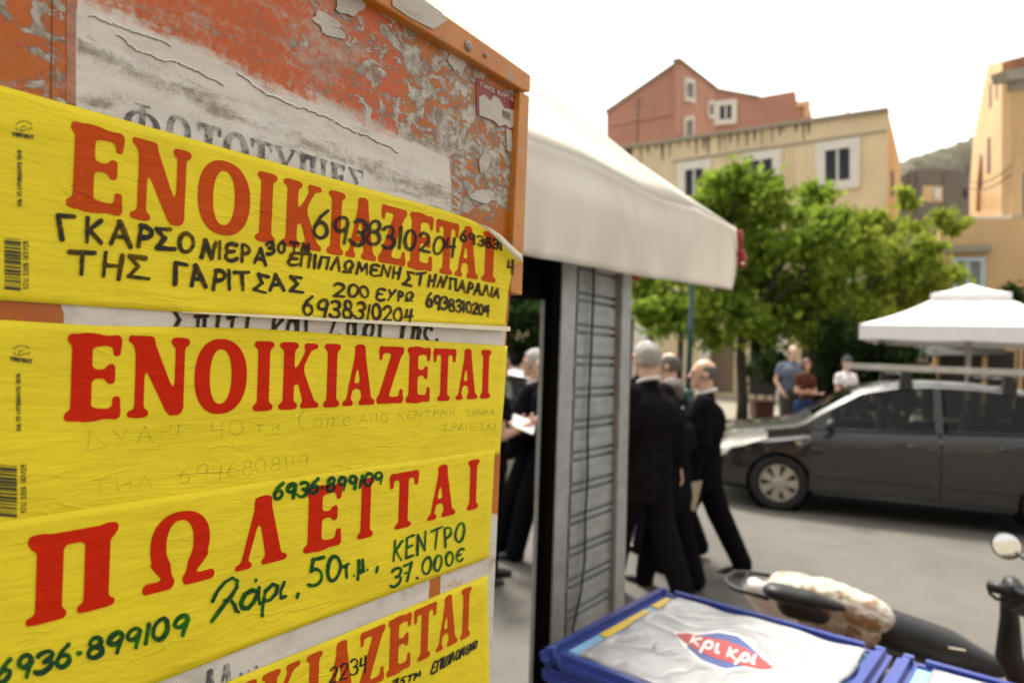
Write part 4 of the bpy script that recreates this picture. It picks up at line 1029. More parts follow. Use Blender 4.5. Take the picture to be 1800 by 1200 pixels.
# lozenge emblem printed on the cover
MXi = MX1.inverted()
def cover_map(dz):
    def f(P):
        d = np_ray(np.asarray(P, float)); k = (.897 - CAM.z) / d[:, 2]; Wc_ = CAMN + d * k[:, None]
        for q in Wc_:
            l_ = MXi @ Vector(q); q[2] = .896 + .30 * wrk(l_.x + fL.x, l_.y) + dz
        return Wc_
    return f
def emblem(name, poly, mat, dz, curve=True):
    P = np.array(poly, float); cx, cy = P.mean(0)
    x0, y0 = P.min(0) - 2; x1, y1 = P.max(0) + 2
    X = np.arange(x0, x1, 1.5); Y = np.arange(y0, y1, 1.5); gx_, gy_ = np.meshgrid(X, Y)
    V, F = contour(sd_poly(gx_, gy_, [tuple(p) for p in P]) - 1.0, X, Y, 6)
    W_ = cover_map(dz)(V); return mesh_obj(name, W_, F, mat, cov1, uv=W_[:, :2])
M_ered = plain("print_red", (.46, .05, .05), .45, 0, .12, 20); M_eblue = plain("print_blue", (.06, .10, .30), .45, 0, .12, 20); M_ewhite = plain("print_white", (.80, .79, .77), .45, 0, .05, 20)
emblem("emblem_border", [(1186, 1114), (1205, 1110), (1232, 1112), (1262, 1110), (1298, 1117), (1322, 1135), (1345, 1152), (1362, 1176), (1340, 1180), (1312, 1172), (1276, 1176), (1230, 1161), (1203, 1138)], M_ewhite, .0012)
emblem("emblem_wings", [(1230, 1116), (1262, 1114), (1297, 1121), (1318, 1136), (1338, 1153), (1300, 1160), (1308, 1168), (1276, 1172), (1233, 1158), (1208, 1138)], M_eblue, .0020)
emblem("emblem_band", [(1189, 1117), (1207, 1114), (1240, 1120), (1275, 1128), (1310, 1140), (1345, 1160), (1359, 1174), (1340, 1176), (1300, 1166), (1260, 1156), (1225, 1143), (1203, 1129)], M_ered, .0028)
for tx, a, b in (("κρι", (1212, 1131), (1262, 1147)), ("κρι", (1275, 1152), (1326, 1167))): ink("emblem_lettering", stroke_lines(tx, a, b, 21, 21, .3, .2, .02), 2.5, M_ewhite, cov1, 0, mapper=cover_map(.0036))

# ================================================================== scooter
def chain_remesh(name, caps, mat, parent, voxel=.012, smooth=6, ells=()):
    mb = MB()
    for c in caps: mb.capsule(*c[:4], 14, tuple(c[4:6]) if len(c) > 4 else None)
    for e in ells: mb.ellipsoid(*e)
    o = mb.build(name, mat, parent); apply_mods(o, [('REMESH', dict(mode='VOXEL', voxel_size=voxel)), ('SMOOTH', dict(factor=.5, iterations=smooth))])
    o.data.polygons.foreach_set('use_smooth', [True] * len(o.data.polygons))
    if len(o.data.materials) == 0: o.data.materials.append(mat)
    return o
M_sblack = plain("black_moulding", (.012, .012, .0125), .45, 0, .3, 12, .1, .35); M_swhite = plain("white_fairing", (.74, .73, .70), .35, 0, .06, 8)
def wrap_mat():
    m_ = NT("taped_cloth"); co = m_.coord(); n1 = m_.noise(co, 9, 5, .6, 1.2); n2 = m_.noise(co, 30, 5, .7)
    col = m_.mix(m_.step(n1, .48, .60), (.52, .47, .40), (.25, .15, .06)); col = m_.mix(m_.math('MULTIPLY', m_.step(n2, .5, .7), .4), col, (.72, .68, .62))
    m_.principled(col, .5, 0, m_.bump(n1, .9, .03), .45); return m_.m
M_wrap = wrap_mat()
sA, sB, sC = at_z(1360, 1040, .78), at_z(1540, 1085, .78), at_z(1745, 1165, .66)
SD = (sC - sA); SD.z = 0; SD.normalize(); SS = Vector((SD.y, -SD.x, 0))      # SS points towards the camera side
sco = empty("motor_scooter", Vector(((sA.x + sC.x) / 2, (sA.y + sC.y) / 2, 0)), "black and white motor scooter with a taped seat, parked behind the freezers", "scooter")
def P_(px, py, z): return at_z(px, py, z)
chain_remesh("seat", [(P_(1385, 1030, .78), P_(1450, 1048, .79), .08, .088, UP, .7), (P_(1450, 1048, .79), P_(1530, 1078, .76), .088, .08, UP, .75), (P_(1420, 1060, .66), P_(1510, 1095, .64), .10, .09)], M_wrap, sco, .010, 2)
tx_ = bpy.data.textures.new('crumple', 'CLOUDS'); tx_.noise_scale = .055; tx_.noise_depth = 2
st_ = [c for c in sco.children if c.name.startswith('seat')][0]; apply_mods(st_, [('DISPLACE', dict(texture=tx_, strength=.015, mid_level=.5))]); smooth_angle(st_, 50)
chain_remesh("pillion_pad", [(P_(1368, 1040, .84), P_(1420, 1052, .83), .055, .05, UP, .55), (P_(1420, 1052, .83), P_(1475, 1066, .81), .05, .026, UP, .6), (P_(1390, 1062, .76), P_(1440, 1078, .74), .05, .04)], M_sblack, sco, .009, 4)
chain_remesh("rear_fairing", [(P_(1325, 1035, .76), P_(1372, 1078, .64), .045, .07), (P_(1335, 1042, .74), P_(1385, 1050, .66), .045, .07)], M_swhite, sco, .01, 4)
chain_remesh("body_shell", [(P_(1560, 1105, .62), P_(1660, 1140, .56), .10, .10, UP, .8), (P_(1660, 1140, .56), P_(1748, 1172, .52), .10, .05, UP, .8), (P_(1500, 1110, .55), P_(1600, 1140, .48), .11, .10), (P_(1370, 1080, .55), P_(1500, 1110, .50), .09, .11)], M_sblack, sco, .014, 8)
mb = MB(); mb.tube([P_(1362, 1013, .80), P_(1320, 1006, .80), P_(1292, 1005, .80), P_(1277, 1013, .80), P_(1276, 1023, .80), P_(1292, 1034, .80), P_(1320, 1042, .80), P_(1352, 1052, .79)], .0085, 10); mb.tube([P_(1316, 1006, .80), P_(1302, 1036, .80)], .006, 8); mb.build("luggage_rack", M_sblack, sco, smooth=True)
fw = P_(1790, 1190, .25); fw.z = .25; rwp = P_(1400, 1060, .6); rwp = Vector((rwp.x, rwp.y, .25))
fork_t = P_(1775, 1090, .80)
fwc = Vector((fork_t.x, fork_t.y, .22)) + SD * .16
def small_wheel(c):
    Rm = Matrix.Translation(c) @ SS.to_track_quat('Z', 'Y').to_matrix().to_4x4()
    mb = MB(); mb.lathe([(.14, -.04), (.20, -.05), (.22, -.02), (.22, .02), (.20, .05), (.14, .04)], 28, Rm); w_ = mb.build("wheel", M_black, sco, smooth=True)
    mb = MB(); mb.lathe([(.03, -.045), (.135, -.03), (.14, 0), (.135, .03), (.03, .045)], 20, Rm); mb.build("hub", M_alu, w_, smooth=True)
small_wheel(fwc); small_wheel(Vector((sA.x, sA.y, .22)) + SD * .12)
mb = MB(); mb.tube([fwc + SS * .06, fwc + SS * .05 + UP * .2 - SD * .05, fork_t - UP * .12, fork_t, P_(1772, 1045, .93)], [.018, .03, .042, .03, .022], 12); mb.build("front_fork", M_sblack, sco, smooth=True)
mb = MB(); mb.tube([fwc - SD * .22 + UP * .06, fwc - SD * .17 + UP * .17, fwc + UP * .245, fwc + SD * .17 + UP * .17], [.05, .062, .066, .05], 12, flat=SS); mb.build("front_mudguard", M_swhite, sco, smooth=True)
gA, gB = P_(1736, 1028, .96), P_(1782, 1040, .96); gd = (gB - gA)
mb = MB(); mb.tube([gA, gA + gd * .05, gB], [.012, .019, .018], 12); mb.tube([gB, gB + gd * 1.0, gB + gd * 3.2], .014, 10); mb.build("handlebar", M_sblack, sco, smooth=True)
chain_remesh("switch_housing", [(P_(1778, 1026, .97), P_(1790, 1045, .95), .028, .032), (P_(1775, 1060, .92), P_(1800, 1068, .9), .02, .03)], M_sblack, sco, .008, 3)
mb = MB(); mb.tube([gA + gd * .35 + UP * -.02 - SD * .02, P_(1752, 1052, .93), P_(1778, 1055, .93)], .006, 8); mb.build("brake_lever", M_sblack, sco, smooth=True)
mC = CAM + ray(1770, 959) * (gB.y * 1.02 / ray(1770, 959).y)
mb = MB(); mb.tube([gB + gd * 1.6 + UP * .01, gB + gd * 1.5 + UP * .05, mC + gd * 1.1 - UP * .05, mC + gd * .35 - UP * .012], .006, 8); mst = mb.build("mirror_stalk", M_sblack, sco, smooth=True)
mn = (CAM - mC).normalized() + Vector((.12, 0, .16)); Rm = Matrix.Translation(mC) @ mn.normalized().to_track_quat('Z', 'Y').to_matrix().to_4x4()
mb = MB(); mb.lathe([(.012, -.03), (.030, -.022), (.042, -.004), (.0425, .001), (.038, .001)], 28, Rm); mb.build("mirror_shell", M_sblack, sco, smooth=True)
mb = MB(); mb.lathe([(.0382, -.001), (.0382, .0022)], 28, Rm); mb.build("mirror_glass", plain("mirror_glass_mat", (.85, .86, .86), .02, 1.0, .01, 5), sco)
mb = MB(); q = P_(1668, 1138, .70); mb.slab([q, q + SD * .05, q + SD * .05 - SS * .012, q - SS * .012], .002); mb.build("badge", plain("badge_metal", (.45, .40, .30), .35, .6, .2, 50), sco)
# ================================================================== people
def skin_mat(name, c): return plain(name, c, .5, 0, .10, 25, .05)
M_skin = skin_mat("skin", (.58, .36, .255)); M_skin2 = skin_mat("pale_skin", (.60, .34, .24))
def cloth(name, c, var=.2): return plain(name, c, .95, 0, var, 18, .25, .015, 60)
M_suit = cloth("black_suit", (.008, .0072, .0085)); M_suit2 = cloth("charcoal_suit", (.011, .0095, .0105)); M_navy = cloth("navy_suit", (.008, .0085, .012))
M_shirtw = cloth("white_shirt", (.72, .71, .70), .05); M_bluesh = cloth("grey_blue_shirt", (.13, .15, .20)); M_brown = cloth("brown_vest", (.085, .03, .018)); M_tee = cloth("white_tee", (.70, .66, .66), .06)
M_jean = cloth("blue_jeans", (.025, .045, .11)); M_grtr = cloth("grey_trousers", (.07, .065, .06)); M_shoe = plain("black_leather", (.010, .009, .009), .35, 0, .2, 20)
M_hgrey = plain("grey_hair", (.34, .325, .30), .7, 0, .25, 60, .4); M_hdark = plain("dark_hair", (.022, .016, .013), .6, 0, .3, 60, .4); M_hred = plain("auburn_hair", (.075, .018, .012), .55, 0, .3, 60, .4)
M_hmix = plain("grizzled_hair", (.11, .095, .085), .7, 0, .35, 60, .4); M_eye = plain("eye_dark", (.02, .015, .012), .3); M_capg = cloth("dark_patterned_cap", (.06, .07, .08), .5)
M_redpr = cloth("red_print_cloth", (.5, .06, .03)); M_booklet = plain("booklet_paper", (.42, .36, .24), .7, 0, .1, 30); M_paper = plain("white_paper", (.78, .77, .74), .7, 0, .05, 30)

TX_FOLD = bpy.data.textures.new('cloth_folds', 'CLOUDS'); TX_FOLD.noise_scale = .13; TX_FOLD.noise_depth = 1
def remesh(o, voxel, smooth=5):
    ms = list(o.data.materials)
    apply_mods(o, [('REMESH', dict(mode='VOXEL', voxel_size=voxel)), ('SMOOTH', dict(factor=.5, iterations=smooth))])
    o.data.materials.clear()
    for m_ in ms: o.data.materials.append(m_)
    o.data.polygons.foreach_set('use_smooth', [True] * len(o.data.polygons)); return o
X_, Y_, Z_ = Vector((1, 0, 0)), Vector((0, 1, 0)), Vector((0, 0, 1))

def person(label, loc, yaw, H=1.72, legs=((.0, .0), (.0, .0)), arms=None, outfit='suit', top=M_suit, bottom=M_suit, skin=M_skin, hair=('full', M_hgrey), female=False,
           head_yaw=0.0, head_tilt=0.0, lean=0.0, group=None, sleeve='long', hem=.80, collar=True, stout=1.0, hold=None, vx=.0085):
    """local space: x to the person's right, y forward. legs: (swing forward angle, knee bend) left, right. arms: ((elbow), (wrist)) left, right"""
    s = H / 1.75
    root = empty("person", loc, label, "person", group, yaw); root.scale = (s, s, s)
    sw = .165 if female else .19
    tilt = Matrix.Translation((0, 0, .93)) @ Matrix.Rotation(-lean, 4, 'X') @ Matrix.Translation((0, 0, -.93))
    T = lambda p: tilt @ Vector(p)
    if arms is None: arms = (((-.25, -.05, 1.13), (-.26, .06, .88)), ((.25, -.05, 1.13), (.26, .06, .88)))
    # --- joints
    hips = [Vector((-.09, 0, .92)), Vector((.09, 0, .92))]; knees = []; ankles = []
    for h, (sw_, kb) in zip(hips, legs):
        k = h + Vector((0, math.sin(sw_), -math.cos(sw_))) * .42
        a = k + Vector((0, math.sin(sw_ - kb), -math.cos(sw_ - kb))) * .42
        knees.append(k); ankles.append(a)
    drop = min(a.z for a in ankles) - .08
    sh_ = [T((-sw, 0, 1.42)), T((sw, 0, 1.42))]
    el = [T(a[0]) for a in arms]; wr = [T(a[1]) for a in arms]
    hc = T((0, .020, 1.637)); HM = Matrix.Rotation(head_yaw, 4, 'Z') @ Matrix.Rotation(-head_tilt - lean * .3, 4, 'X')
    hp = lambda x, y, z: hc + HM @ Vector((x, y, z))
    # --- body: one continuous surface (head, neck, trunk, arms, hands, legs)
    mb = MB()
    mb.capsule(T((0, 0, 1.30)), T((0, 0, .98)), .115, .11, 14, (Y_, .75))
    mb.capsule(T((-.1, 0, 1.40)), T((.1, 0, 1.40)), .055, .055)
    mb.capsule(T((0, -.01, 1.40)), hp(0, -.02, -.06), .060, .056)
    mb.ellipsoid(hp(0, -.008, .03), (.076, .098, .093), HM.to_3x3().to_4x4())
    mb.capsule(hp(0, .035, -.01), hp(0, .045, -.072), .062, .040, 14, (HM @ X_, .88))
    mb.capsule(hp(0, .095, .012), hp(0, .112, -.022), .010, .016)                       # nose
    mb.capsule(hp(-.035, .082, .030), hp(.035, .082, .030), .014, .014)                # brow
    mb.capsule(hp(-.018, .086, -.055), hp(.018, .086, -.055), .010, .010)              # mouth
    mb.capsule(hp(0, .078, -.090), hp(0, .080, -.085), .020, .020)                     # chin
    for sg in (-1, 1): mb.ellipsoid(hp(sg * .080, -.012, .0), (.010, .022, .034), HM.to_3x3().to_4x4(), 10, 8)
    for i in (0, 1):
        sg = -1 if i == 0 else 1
        mb.capsule(sh_[i], el[i], .046, .038); mb.capsule(el[i], wr[i], .038, .026)
        d = (wr[i] - el[i]).normalized(); side = d.cross(Y_ if abs(d.y) < .8 else Z_).normalized(); nrm = side.cross(d).normalized()
        palm = wr[i] + d * .055
        mb.capsule(wr[i], wr[i] + d * .085, .026, .034, 12, (side, .55))
        for q in range(4):
            b0 = wr[i] + d * .085 + nrm * (.027 - .018 * q); L = (.036, .043, .040, .030)[q]
            curl = -side * sg
            k1_ = b0 + (d * .9 + curl * .3).normalized() * L; k2_ = k1_ + (d * .5 + curl * .8).normalized() * (L * .75)
            mb.capsule(b0, k1_, .0095, .009, 8); mb.capsule(k1_, k2_, .009, .0075, 8)
        t0_ = wr[i] + d * .03 + nrm * .028; t1_ = t0_ + (d * .6 + nrm * .7 - side * sg * .25).normalized() * .04; mb.capsule(t0_, t1_, .012, .010, 8); mb.capsule(t1_, t1_ + (d * .9 - side * sg * .4).normalized() * .028, .010, .008, 8)
        mb.capsule(hips[i], knees[i], .075, .05); mb.capsule(knees[i], ankles[i], .05, .036); mb.capsule(ankles[i], ankles[i] + Vector((0, .04, -.03)), .034, .03)
    mb.ellipsoid((0, 0, .95), (.15, .10, .12))
    o = mb.build("body", skin, root, world_space=False); remesh(o, vx, 3)
    for sg in (-1, 1):
        mb = MB(); mb.ellipsoid(hp(sg * .031, .088, .008), (.011, .008, .007), HM.to_3x3().to_4x4(), 10, 6); mb.build("eye", M_eye, root, smooth=True, world_space=False)
    # --- trousers, shoes
    mb = MB(); mb.ellipsoid((0, 0, .95), (.168 * stout, .125 * stout, .13))
    for i in (0, 1):
        sg = -1 if i == 0 else 1
        mb.capsule(hips[i] + Vector((sg * .005, 0, -.03)), knees[i], .118, .096); mb.capsule(knees[i], ankles[i] - (knees[i] - ankles[i]).normalized() * .015, .096, .080)
    o = mb.build("trousers", bottom, root, world_space=False); remesh(o, .012, 4)
    for i in (0, 1):
        d_ = (ankles[i] - knees[i]).normalized(); fwd = Vector((0, math.cos(max(-.6, d_.y * .9)), math.sin(min(0, d_.y) * .7))).normalized()
        mb = MB(); a = ankles[i]; mb.capsule(a + Vector((0, -.045, -.042)), a + fwd * .09 + Vector((0, 0, -.048)), .042, .046, 14, (Z_, .8)); mb.capsule(a + fwd * .09 + Vector((0, 0, -.05)), a + fwd * .165 + Vector((0, 0, -.055)), .046, .034, 14, (Z_, .65))
        mb.capsule(a + Vector((0, -.01, .02)), a + Vector((0, .01, -.03)), .045, .05)
        o = mb.build("shoe", M_shoe, root, world_space=False); remesh(o, .010, 3)
    # --- upper garment
    mb = MB(); q = stout
    mb.capsule(T((-.085, .0, 1.44 - .145 * q)), T((.085, .0, 1.44 - .145 * q)), .145 * q, .145 * q, 18, (Y_, .95)); mb.capsule(T((-sw * .80, -.005, 1.410)), T((sw * .80, -.005, 1.410)), .064, .064)
    mb.capsule(T((0, -.005, 1.43)), T((0, -.005, 1.475)), .085, .062, 16)
    for sx in (-1, 1):
        mb.capsule(T((sx * .075, 0, 1.40 - .125 * q)), T((sx * .06, .0, 1.08)), .125 * q, .115 * q, 16, (Y_, .95))
        mb.capsule(T((sx * .06, .0, 1.08)), Vector((sx * .075, .0, hem + .07)), .115 * q, (.125 if outfit == 'suit' else .105) * q, 16, (Y_, .95))
    for i in (0, 1):
        mb.capsule(sh_[i] - Vector((0, 0, .02)), el[i], .086 if outfit == 'suit' else .066, .072 if outfit == 'suit' else .056)
        if sleeve == 'long': mb.capsule(el[i], wr[i] - (wr[i] - el[i]).normalized() * .03, .072 if outfit == 'suit' else .05, .058 if outfit == 'suit' else .04)
    garment = mb.build("jacket" if outfit == 'suit' else "shirt", top, root, world_space=False); remesh(garment, .011, 4)
    if outfit == 'suit': apply_mods(garment, [('DISPLACE', dict(texture=TX_FOLD, strength=.030, mid_level=.5))])
    # cut the hem (and short sleeves) cleanly
    bm = bmesh.new(); bm.from_mesh(garment.data)
    geom = bm.verts[:] + bm.edges[:] + bm.faces[:]
    bmesh.ops.bisect_plane(bm, geom=geom, plane_co=(0, 0, hem), plane_no=(0, .0, 1), clear_inner=False, clear_outer=False)
    def near_arm(c):
        for i in (0, 1):
            for (p, r_) in ((sh_[i], el[i]), (el[i], wr[i])):
                e = r_ - p; t = max(0, min(1, (c - p).dot(e) / e.length_squared))
                if (c - p - e * t).length < .1: return True
        return False
    kill = [f for f in bm.faces if f.calc_center_median().z < hem and not near_arm(f.calc_center_median())]
    if sleeve == 'short':
        for i in (0, 1):
            m_ = sh_[i].lerp(el[i], .62); ax = (el[i] - sh_[i]).normalized()
            kill += [f for f in bm.faces if (f.calc_center_median() - m_).dot(ax) > 0 and (f.calc_center_median() - m_ - ax * (f.calc_center_median() - m_).dot(ax)).length < .10 and abs(f.calc_center_median().x) > .12]
    bmesh.ops.delete(bm, geom=list(set(kill)), context='FACES'); bm.to_mesh(garment.data); bm.free()
    apply_mods(garment, [('SOLIDIFY', dict(thickness=.006, offset=-1))])
    garment.data.polygons.foreach_set('use_smooth', [True] * len(garment.data.polygons))
    if collar:
        mb = MB(); ring = [T((0.066 * math.cos(w), -.008 + .072 * math.sin(w), 1.503 + .022 * (-math.sin(w)))) for w in [2 * math.pi * k / 24 for k in range(25)]]
        mb.tube(ring, .014, 8, False); mb.build("shirt_collar", M_shirtw, root, smooth=True, world_space=False)
    # --- hair
    kind, hm = hair
    bm = bmesh.new(); bmesh.ops.create_uvsphere(bm, u_segments=28, v_segments=20, radius=1.0)
    R3 = HM.to_3x3()
    def keep(p):
        x, y, z = p
        if kind == 'full': return (y < .45 and z > -.55) or (z > .45) and y < .80
        if kind == 'bald': return (z < .42 and z > -.62 and y < .30 and (abs(x) > .45 or y < -.3))
        if kind == 'thin': return (z < .78 and z > -.62 and y < .35 and (abs(x) > .35 or y < -.2))
        if kind == 'long': return (y < .50) or (z > .40 and y < .88)
        if kind == 'cap': return z > .12
    bmesh.ops.delete(bm, geom=[f for f in bm.faces if not keep(f.calc_center_median())], context='FACES')
    rr = (.078, .101, .097) if kind in ('thin', 'bald') else (.083, .106, .105) if kind == 'full' else (.098, .115, .125)
    for v in bm.verts:
        n_ = .05 * math.sin(v.co.x * 9 + v.co.z * 7) * math.sin(v.co.y * 8 - v.co.z * 5) + .03 * math.sin(v.co.x * 17 - v.co.y * 13) * math.sin(v.co.z * 19)
        v.co = hc + R3 @ (Vector((v.co.x * rr[0], v.co.y * rr[1] - .008, v.co.z * rr[2] + (.026 if kind != 'long' else .0))) * (1 + n_))
    me = bpy.data.meshes.new("hair"); bm.to_mesh(me); bm.free(); me.materials.append(hm)
    ho = bpy.data.objects.new("cap" if kind == 'cap' else "hair", me); link(ho, root); apply_mods(ho, [('SOLIDIFY', dict(thickness=.012 if kind not in ('bald', 'thin') else .007, offset=0)), ('SUBSURF', dict(levels=1))])
    ho.data.polygons.foreach_set('use_smooth', [True] * len(ho.data.polygons))
    root.location = Vector(loc) - Vector((0, 0, drop * s))
    root["wrists"] = [list(root.matrix_basis @ w) for w in wr]
    return root
def facing(px_dir, away):   # yaw for a person walking left/right in the picture and away from us
    v = Vector((px_dir, away, 0)).normalized(); return math.atan2(-v.x, v.y)
def gp(px, py, Z=0.0): p = at_z(px, py, Z); return Vector((p.x, p.y, Z))
walk_arm = lambda f, b: (((-.26, -.03 + f, 1.14), (-.27, .02 + f * 2.2, .90)), ((.26, -.03 + b, 1.14), (.27, .02 + b * 2.2, .90)))
MEN = "men in dark suits walking past the kiosk"
bald = person("balding man in a black suit striding left, tan booklet in hand", gp(1228, 1006), facing(-1, .30), 1.68, ((.36, .10), (-.33, .14)),
              (((-.29, .0, 1.13), (-.28, .10, .87)), ((.28, -.08, 1.14), (.29, -.06, .90))), hair=('bald', M_hmix), group=MEN, head_yaw=.12, hem=.74, stout=1.26)
gray = person("white-haired man in a charcoal suit seen from behind, right beside the shutter column", gp(1124, 1046), facing(-.75, .9), 1.76, ((.26, .10), (-.24, .2)), walk_arm(.03, -.05), top=M_suit2, bottom=M_suit2,
              hair=('full', M_hgrey), group=MEN, stout=1.28, hem=.68)
short = person("shorter grey-haired man in a dark suit, half hidden behind the white-haired man", gp(1170, 1030), facing(-.8, .7), 1.50, ((.22, .08), (-.2, .15)), walk_arm(.05, -.05), top=M_navy, hair=('full', M_hmix), group=MEN, stout=1.3, hem=.66)
mid = person("balding man in a dark suit, seen between the white-haired and the striding man", gp(1166, 973), facing(-1, .6), 1.70, ((.24, .08), (-.24, .2)), walk_arm(.04, -.04), top=M_navy, bottom=M_navy, hair=('thin', M_hmix), group=MEN, stout=1.15)
tall = person("dark-haired man in a dark suit mostly hidden behind the white-haired man", gp(1126, 925), facing(-1, .5), 1.78, ((.2, .05), (-.2, .1)), None, top=M_suit, hair=('full', M_hdark), group=MEN)
gl = person("grey-haired man in a dark suit seen in the gap left of the door post", gp(930, 975), facing(-1, .25), 1.70, ((.36, .1), (-.34, .3)), walk_arm(.06, -.06), hair=('full', M_hgrey), group=MEN, head_yaw=.0, stout=1.2, hem=.72)
gr = person("man in a dark suit half hidden by the black door post, behind the grey-haired walker", gp(952, 985), facing(-1, .3), 1.66, ((.3, .1), (-.3, .25)), (((-.26, .02, 1.13), (-.20, .26, 1.08)), ((.26, .02, 1.13), (.20, .26, 1.08))), top=M_navy, bottom=M_navy, hair=('thin', M_hgrey), group=MEN)
lady = person("person in short sleeves with a bare forearm and white papers, hidden behind the notice board", gp(852, 1020), facing(1, .25), 1.66, ((.05, .0), (-.05, .05)),
              (((-.23, .03, 1.12), (-.12, .24, 1.18)), ((.23, .03, 1.12), (.12, .26, 1.20))), outfit='shirt', top=M_suit, bottom=M_suit, skin=M_skin2, hair=('long', M_hdark), female=True, sleeve='short', collar=False, hem=.86)
# things they hold
def sheet_at(name, c, u, v, t, mat, label, cat):
    c = Vector(c); u = Vector(u); v = Vector(v); n = u.cross(v).normalized()
    mb = MB(); mb.hexa([c - u - v, c + u - v, c + u + v, c - u + v], [p + n * t for p in (c - u - v, c + u - v, c + u + v, c - u + v)])
    return tag(mb.build(name, mat), label, cat)
bpy.context.view_layer.update()
w = Vector(bald["wrists"][0]); sheet_at("booklet", w + Vector((-.0, -.03, -.16)), Vector((.075, .02, .01)), Vector((.02, 0, .11)), .012, M_booklet, "tan booklet held low in the hand of the balding striding man", "booklet")
w = Vector(lady["wrists"][1]); sheet_at("paper_sheaf", w + Vector((-.04, -.03, .0)), Vector((.08, .02, -.03)), Vector((.01, .06, .035)), .008, M_paper, "white papers held at the bare forearm just right of the notice board", "papers")
for r_ in [o for o in bpy.data.objects if "wrists" in o]: del r_["wrists"]
# bystanders beyond the car
BY = "people standing on the pavement beyond the grey car"
def by(px, Y): p = at_y(px, 700, Y); return Vector((p.x, p.y, SWZ))
crossed = (((-.22, .03, 1.14), (.06, .20, 1.16)), ((.22, .03, 1.14), (-.06, .22, 1.12)))
person("stocky bald man in a grey-blue short-sleeved shirt standing behind the woman with auburn hair", by(1391, 12.4), facing(-.1, -1), 1.83, ((0, 0), (0, 0)), (((-.27, .0, 1.14), (-.16, .2, 1.06)), ((.27, .0, 1.14), (.2, .16, .96))), 'shirt', M_bluesh, M_grtr, hair=('bald', M_hdark), group=BY, sleeve='short', collar=False, stout=1.12, hem=.84)
person("woman with auburn hair and brown top, arms crossed, before the bald man", by(1414, 11.8), facing(.35, -1), 1.60, ((0, 0), (0, 0)), crossed, 'shirt', M_brown, M_jean, skin=M_skin2, hair=('long', M_hred), group=BY, female=True, sleeve='short', collar=False, hem=.88, head_yaw=-.3)
girl = person("girl in a dark knitted cap and white tee-shirt with arms folded", by(1486, 12.0), facing(.3, -1), 1.66, ((0, 0), (0, 0)), crossed, 'shirt', M_tee, M_jean, skin=M_skin2, hair=('cap', M_capg), group=BY, female=True, sleeve='short', collar=False, hem=.88, head_yaw=-.5)
# ================================================================== cars
M_tyre = plain("tyre_rubber", (.014, .013, .013), .8, 0, .3, 30, .2); M_hub = plain("silver_wheel_trim", (.42, .39, .33), .42, .5, .12, 20)
M_dark = plain("dark_gap", (.004, .004, .004), .9); M_trimb = plain("black_trim", (.016, .016, .017), .5, 0, .2, 20)
def glass_mat(name, tint):
    m_ = NT(name); t = m_.n("BsdfTransparent"); t.inputs[0].default_value = (*tint, 1); g = m_.n("BsdfGlossy"); g.inputs['Roughness'].default_value = .02
    fr = m_.n("Fresnel"); fr.inputs[0].default_value = 1.45; mx = m_.n("MixShader"); m_.l(m_.math('MINIMUM', m_.math('MULTIPLY', fr.outputs[0], .9), .5), mx.inputs[0]); m_.l(t.outputs[0], mx.inputs[1]); m_.l(g.outputs[0], mx.inputs[2])
    m_.l(mx.outputs[0], m_.out.inputs['Surface']); return m_.m
M_glass = glass_mat("car_glass", (.40, .43, .41)); M_lampg = plain("headlamp_lens", (.90, .87, .78), .15, .2, .12, 30, spec=.8); M_interior = plain("car_interior", (.028, .026, .026), .8, 0, .3, 10)
def car_paint(name, c):
    m_ = NT(name); co = m_.coord(); d = m_.noise(co, 6, 5, .6)
    m_.principled(m_.mix(m_.step(d, .35, .75), c, tuple(x * 1.25 + .004 for x in c)), m_.math('MULTIPLY_ADD', d, .2, .25), .0, None, .4, **{'Coat Weight': 1.0, 'Coat Roughness': .02}); return m_.m
XS = [0, .04, .12, .28, .5, .78, 1.05, 1.30, 1.62, 1.95, 2.3, 2.7, 3.1, 3.45, 3.75, 3.95, 4.05, 4.08]
def I(x, pts): return float(np.interp(x, [p[0] for p in pts], [p[1] for p in pts]))
WID = [(0, .55), (.04, .62), (.12, .70), (.28, .775), (.5, .82), (.78, .84), (1.3, .845), (3.1, .845), (3.6, .82), (3.9, .77), (4.05, .70), (4.08, .66)]
TOP = [(0, .56), (.04, .69), (.12, .79), (.28, .875), (.5, .915), (.78, .96), (1.0, 1.0), (1.2, 1.15), (1.62, 1.42), (1.95, 1.495), (2.3, 1.525), (2.7, 1.52), (3.1, 1.49), (3.45, 1.44), (3.75, 1.34), (3.95, 1.06), (4.05, .85), (4.08, .7)]
BELT = [(0, .50), (.04, .58), (.12, .70), (.28, .775), (.5, .82), (.78, .865), (1.05, .915), (2.3, .965), (3.45, 1.03), (3.75, 1.04), (3.95, .98), (4.05, .80), (4.08, .66)]
BOT = [(0, .30), (.04, .24), (.12, .20), (.5, .18), (3.6, .18), (3.95, .24), (4.08, .34)]
def half_section(x):
    w, t, b, bo = I(x, WID), I(x, TOP), I(x, BELT), I(x, BOT)
    h = max(0, min(1, (t - b - .12) / .30))                       # 0 on the bonnet, 1 under the roof
    ry = w * (.93 - .20 * h); rz = t - .045 - .03 * h if h > 0 else b + (t - b) * .55
    return [(0, bo), (w * .86, bo), (w * .955, bo + .07), (w * .985, .42 if bo + .08 < .42 else bo + .1), (w * 1.0, min(.62, b - .12) if b > .75 else bo + (b - bo) * .6), (w * .995, b - .085), (w * .92, b - .034), (w * .935, b + .012 if h > 0 else b + (t - b) * .25),
            (ry + (w * .935 - ry) * .5, b + (rz - b) * .5 if h > 0 else b + (t - b) * .45), (ry, rz), (ry * .86, rz + (t - rz) * .62), (ry * .5, t - .006), (0, t)]
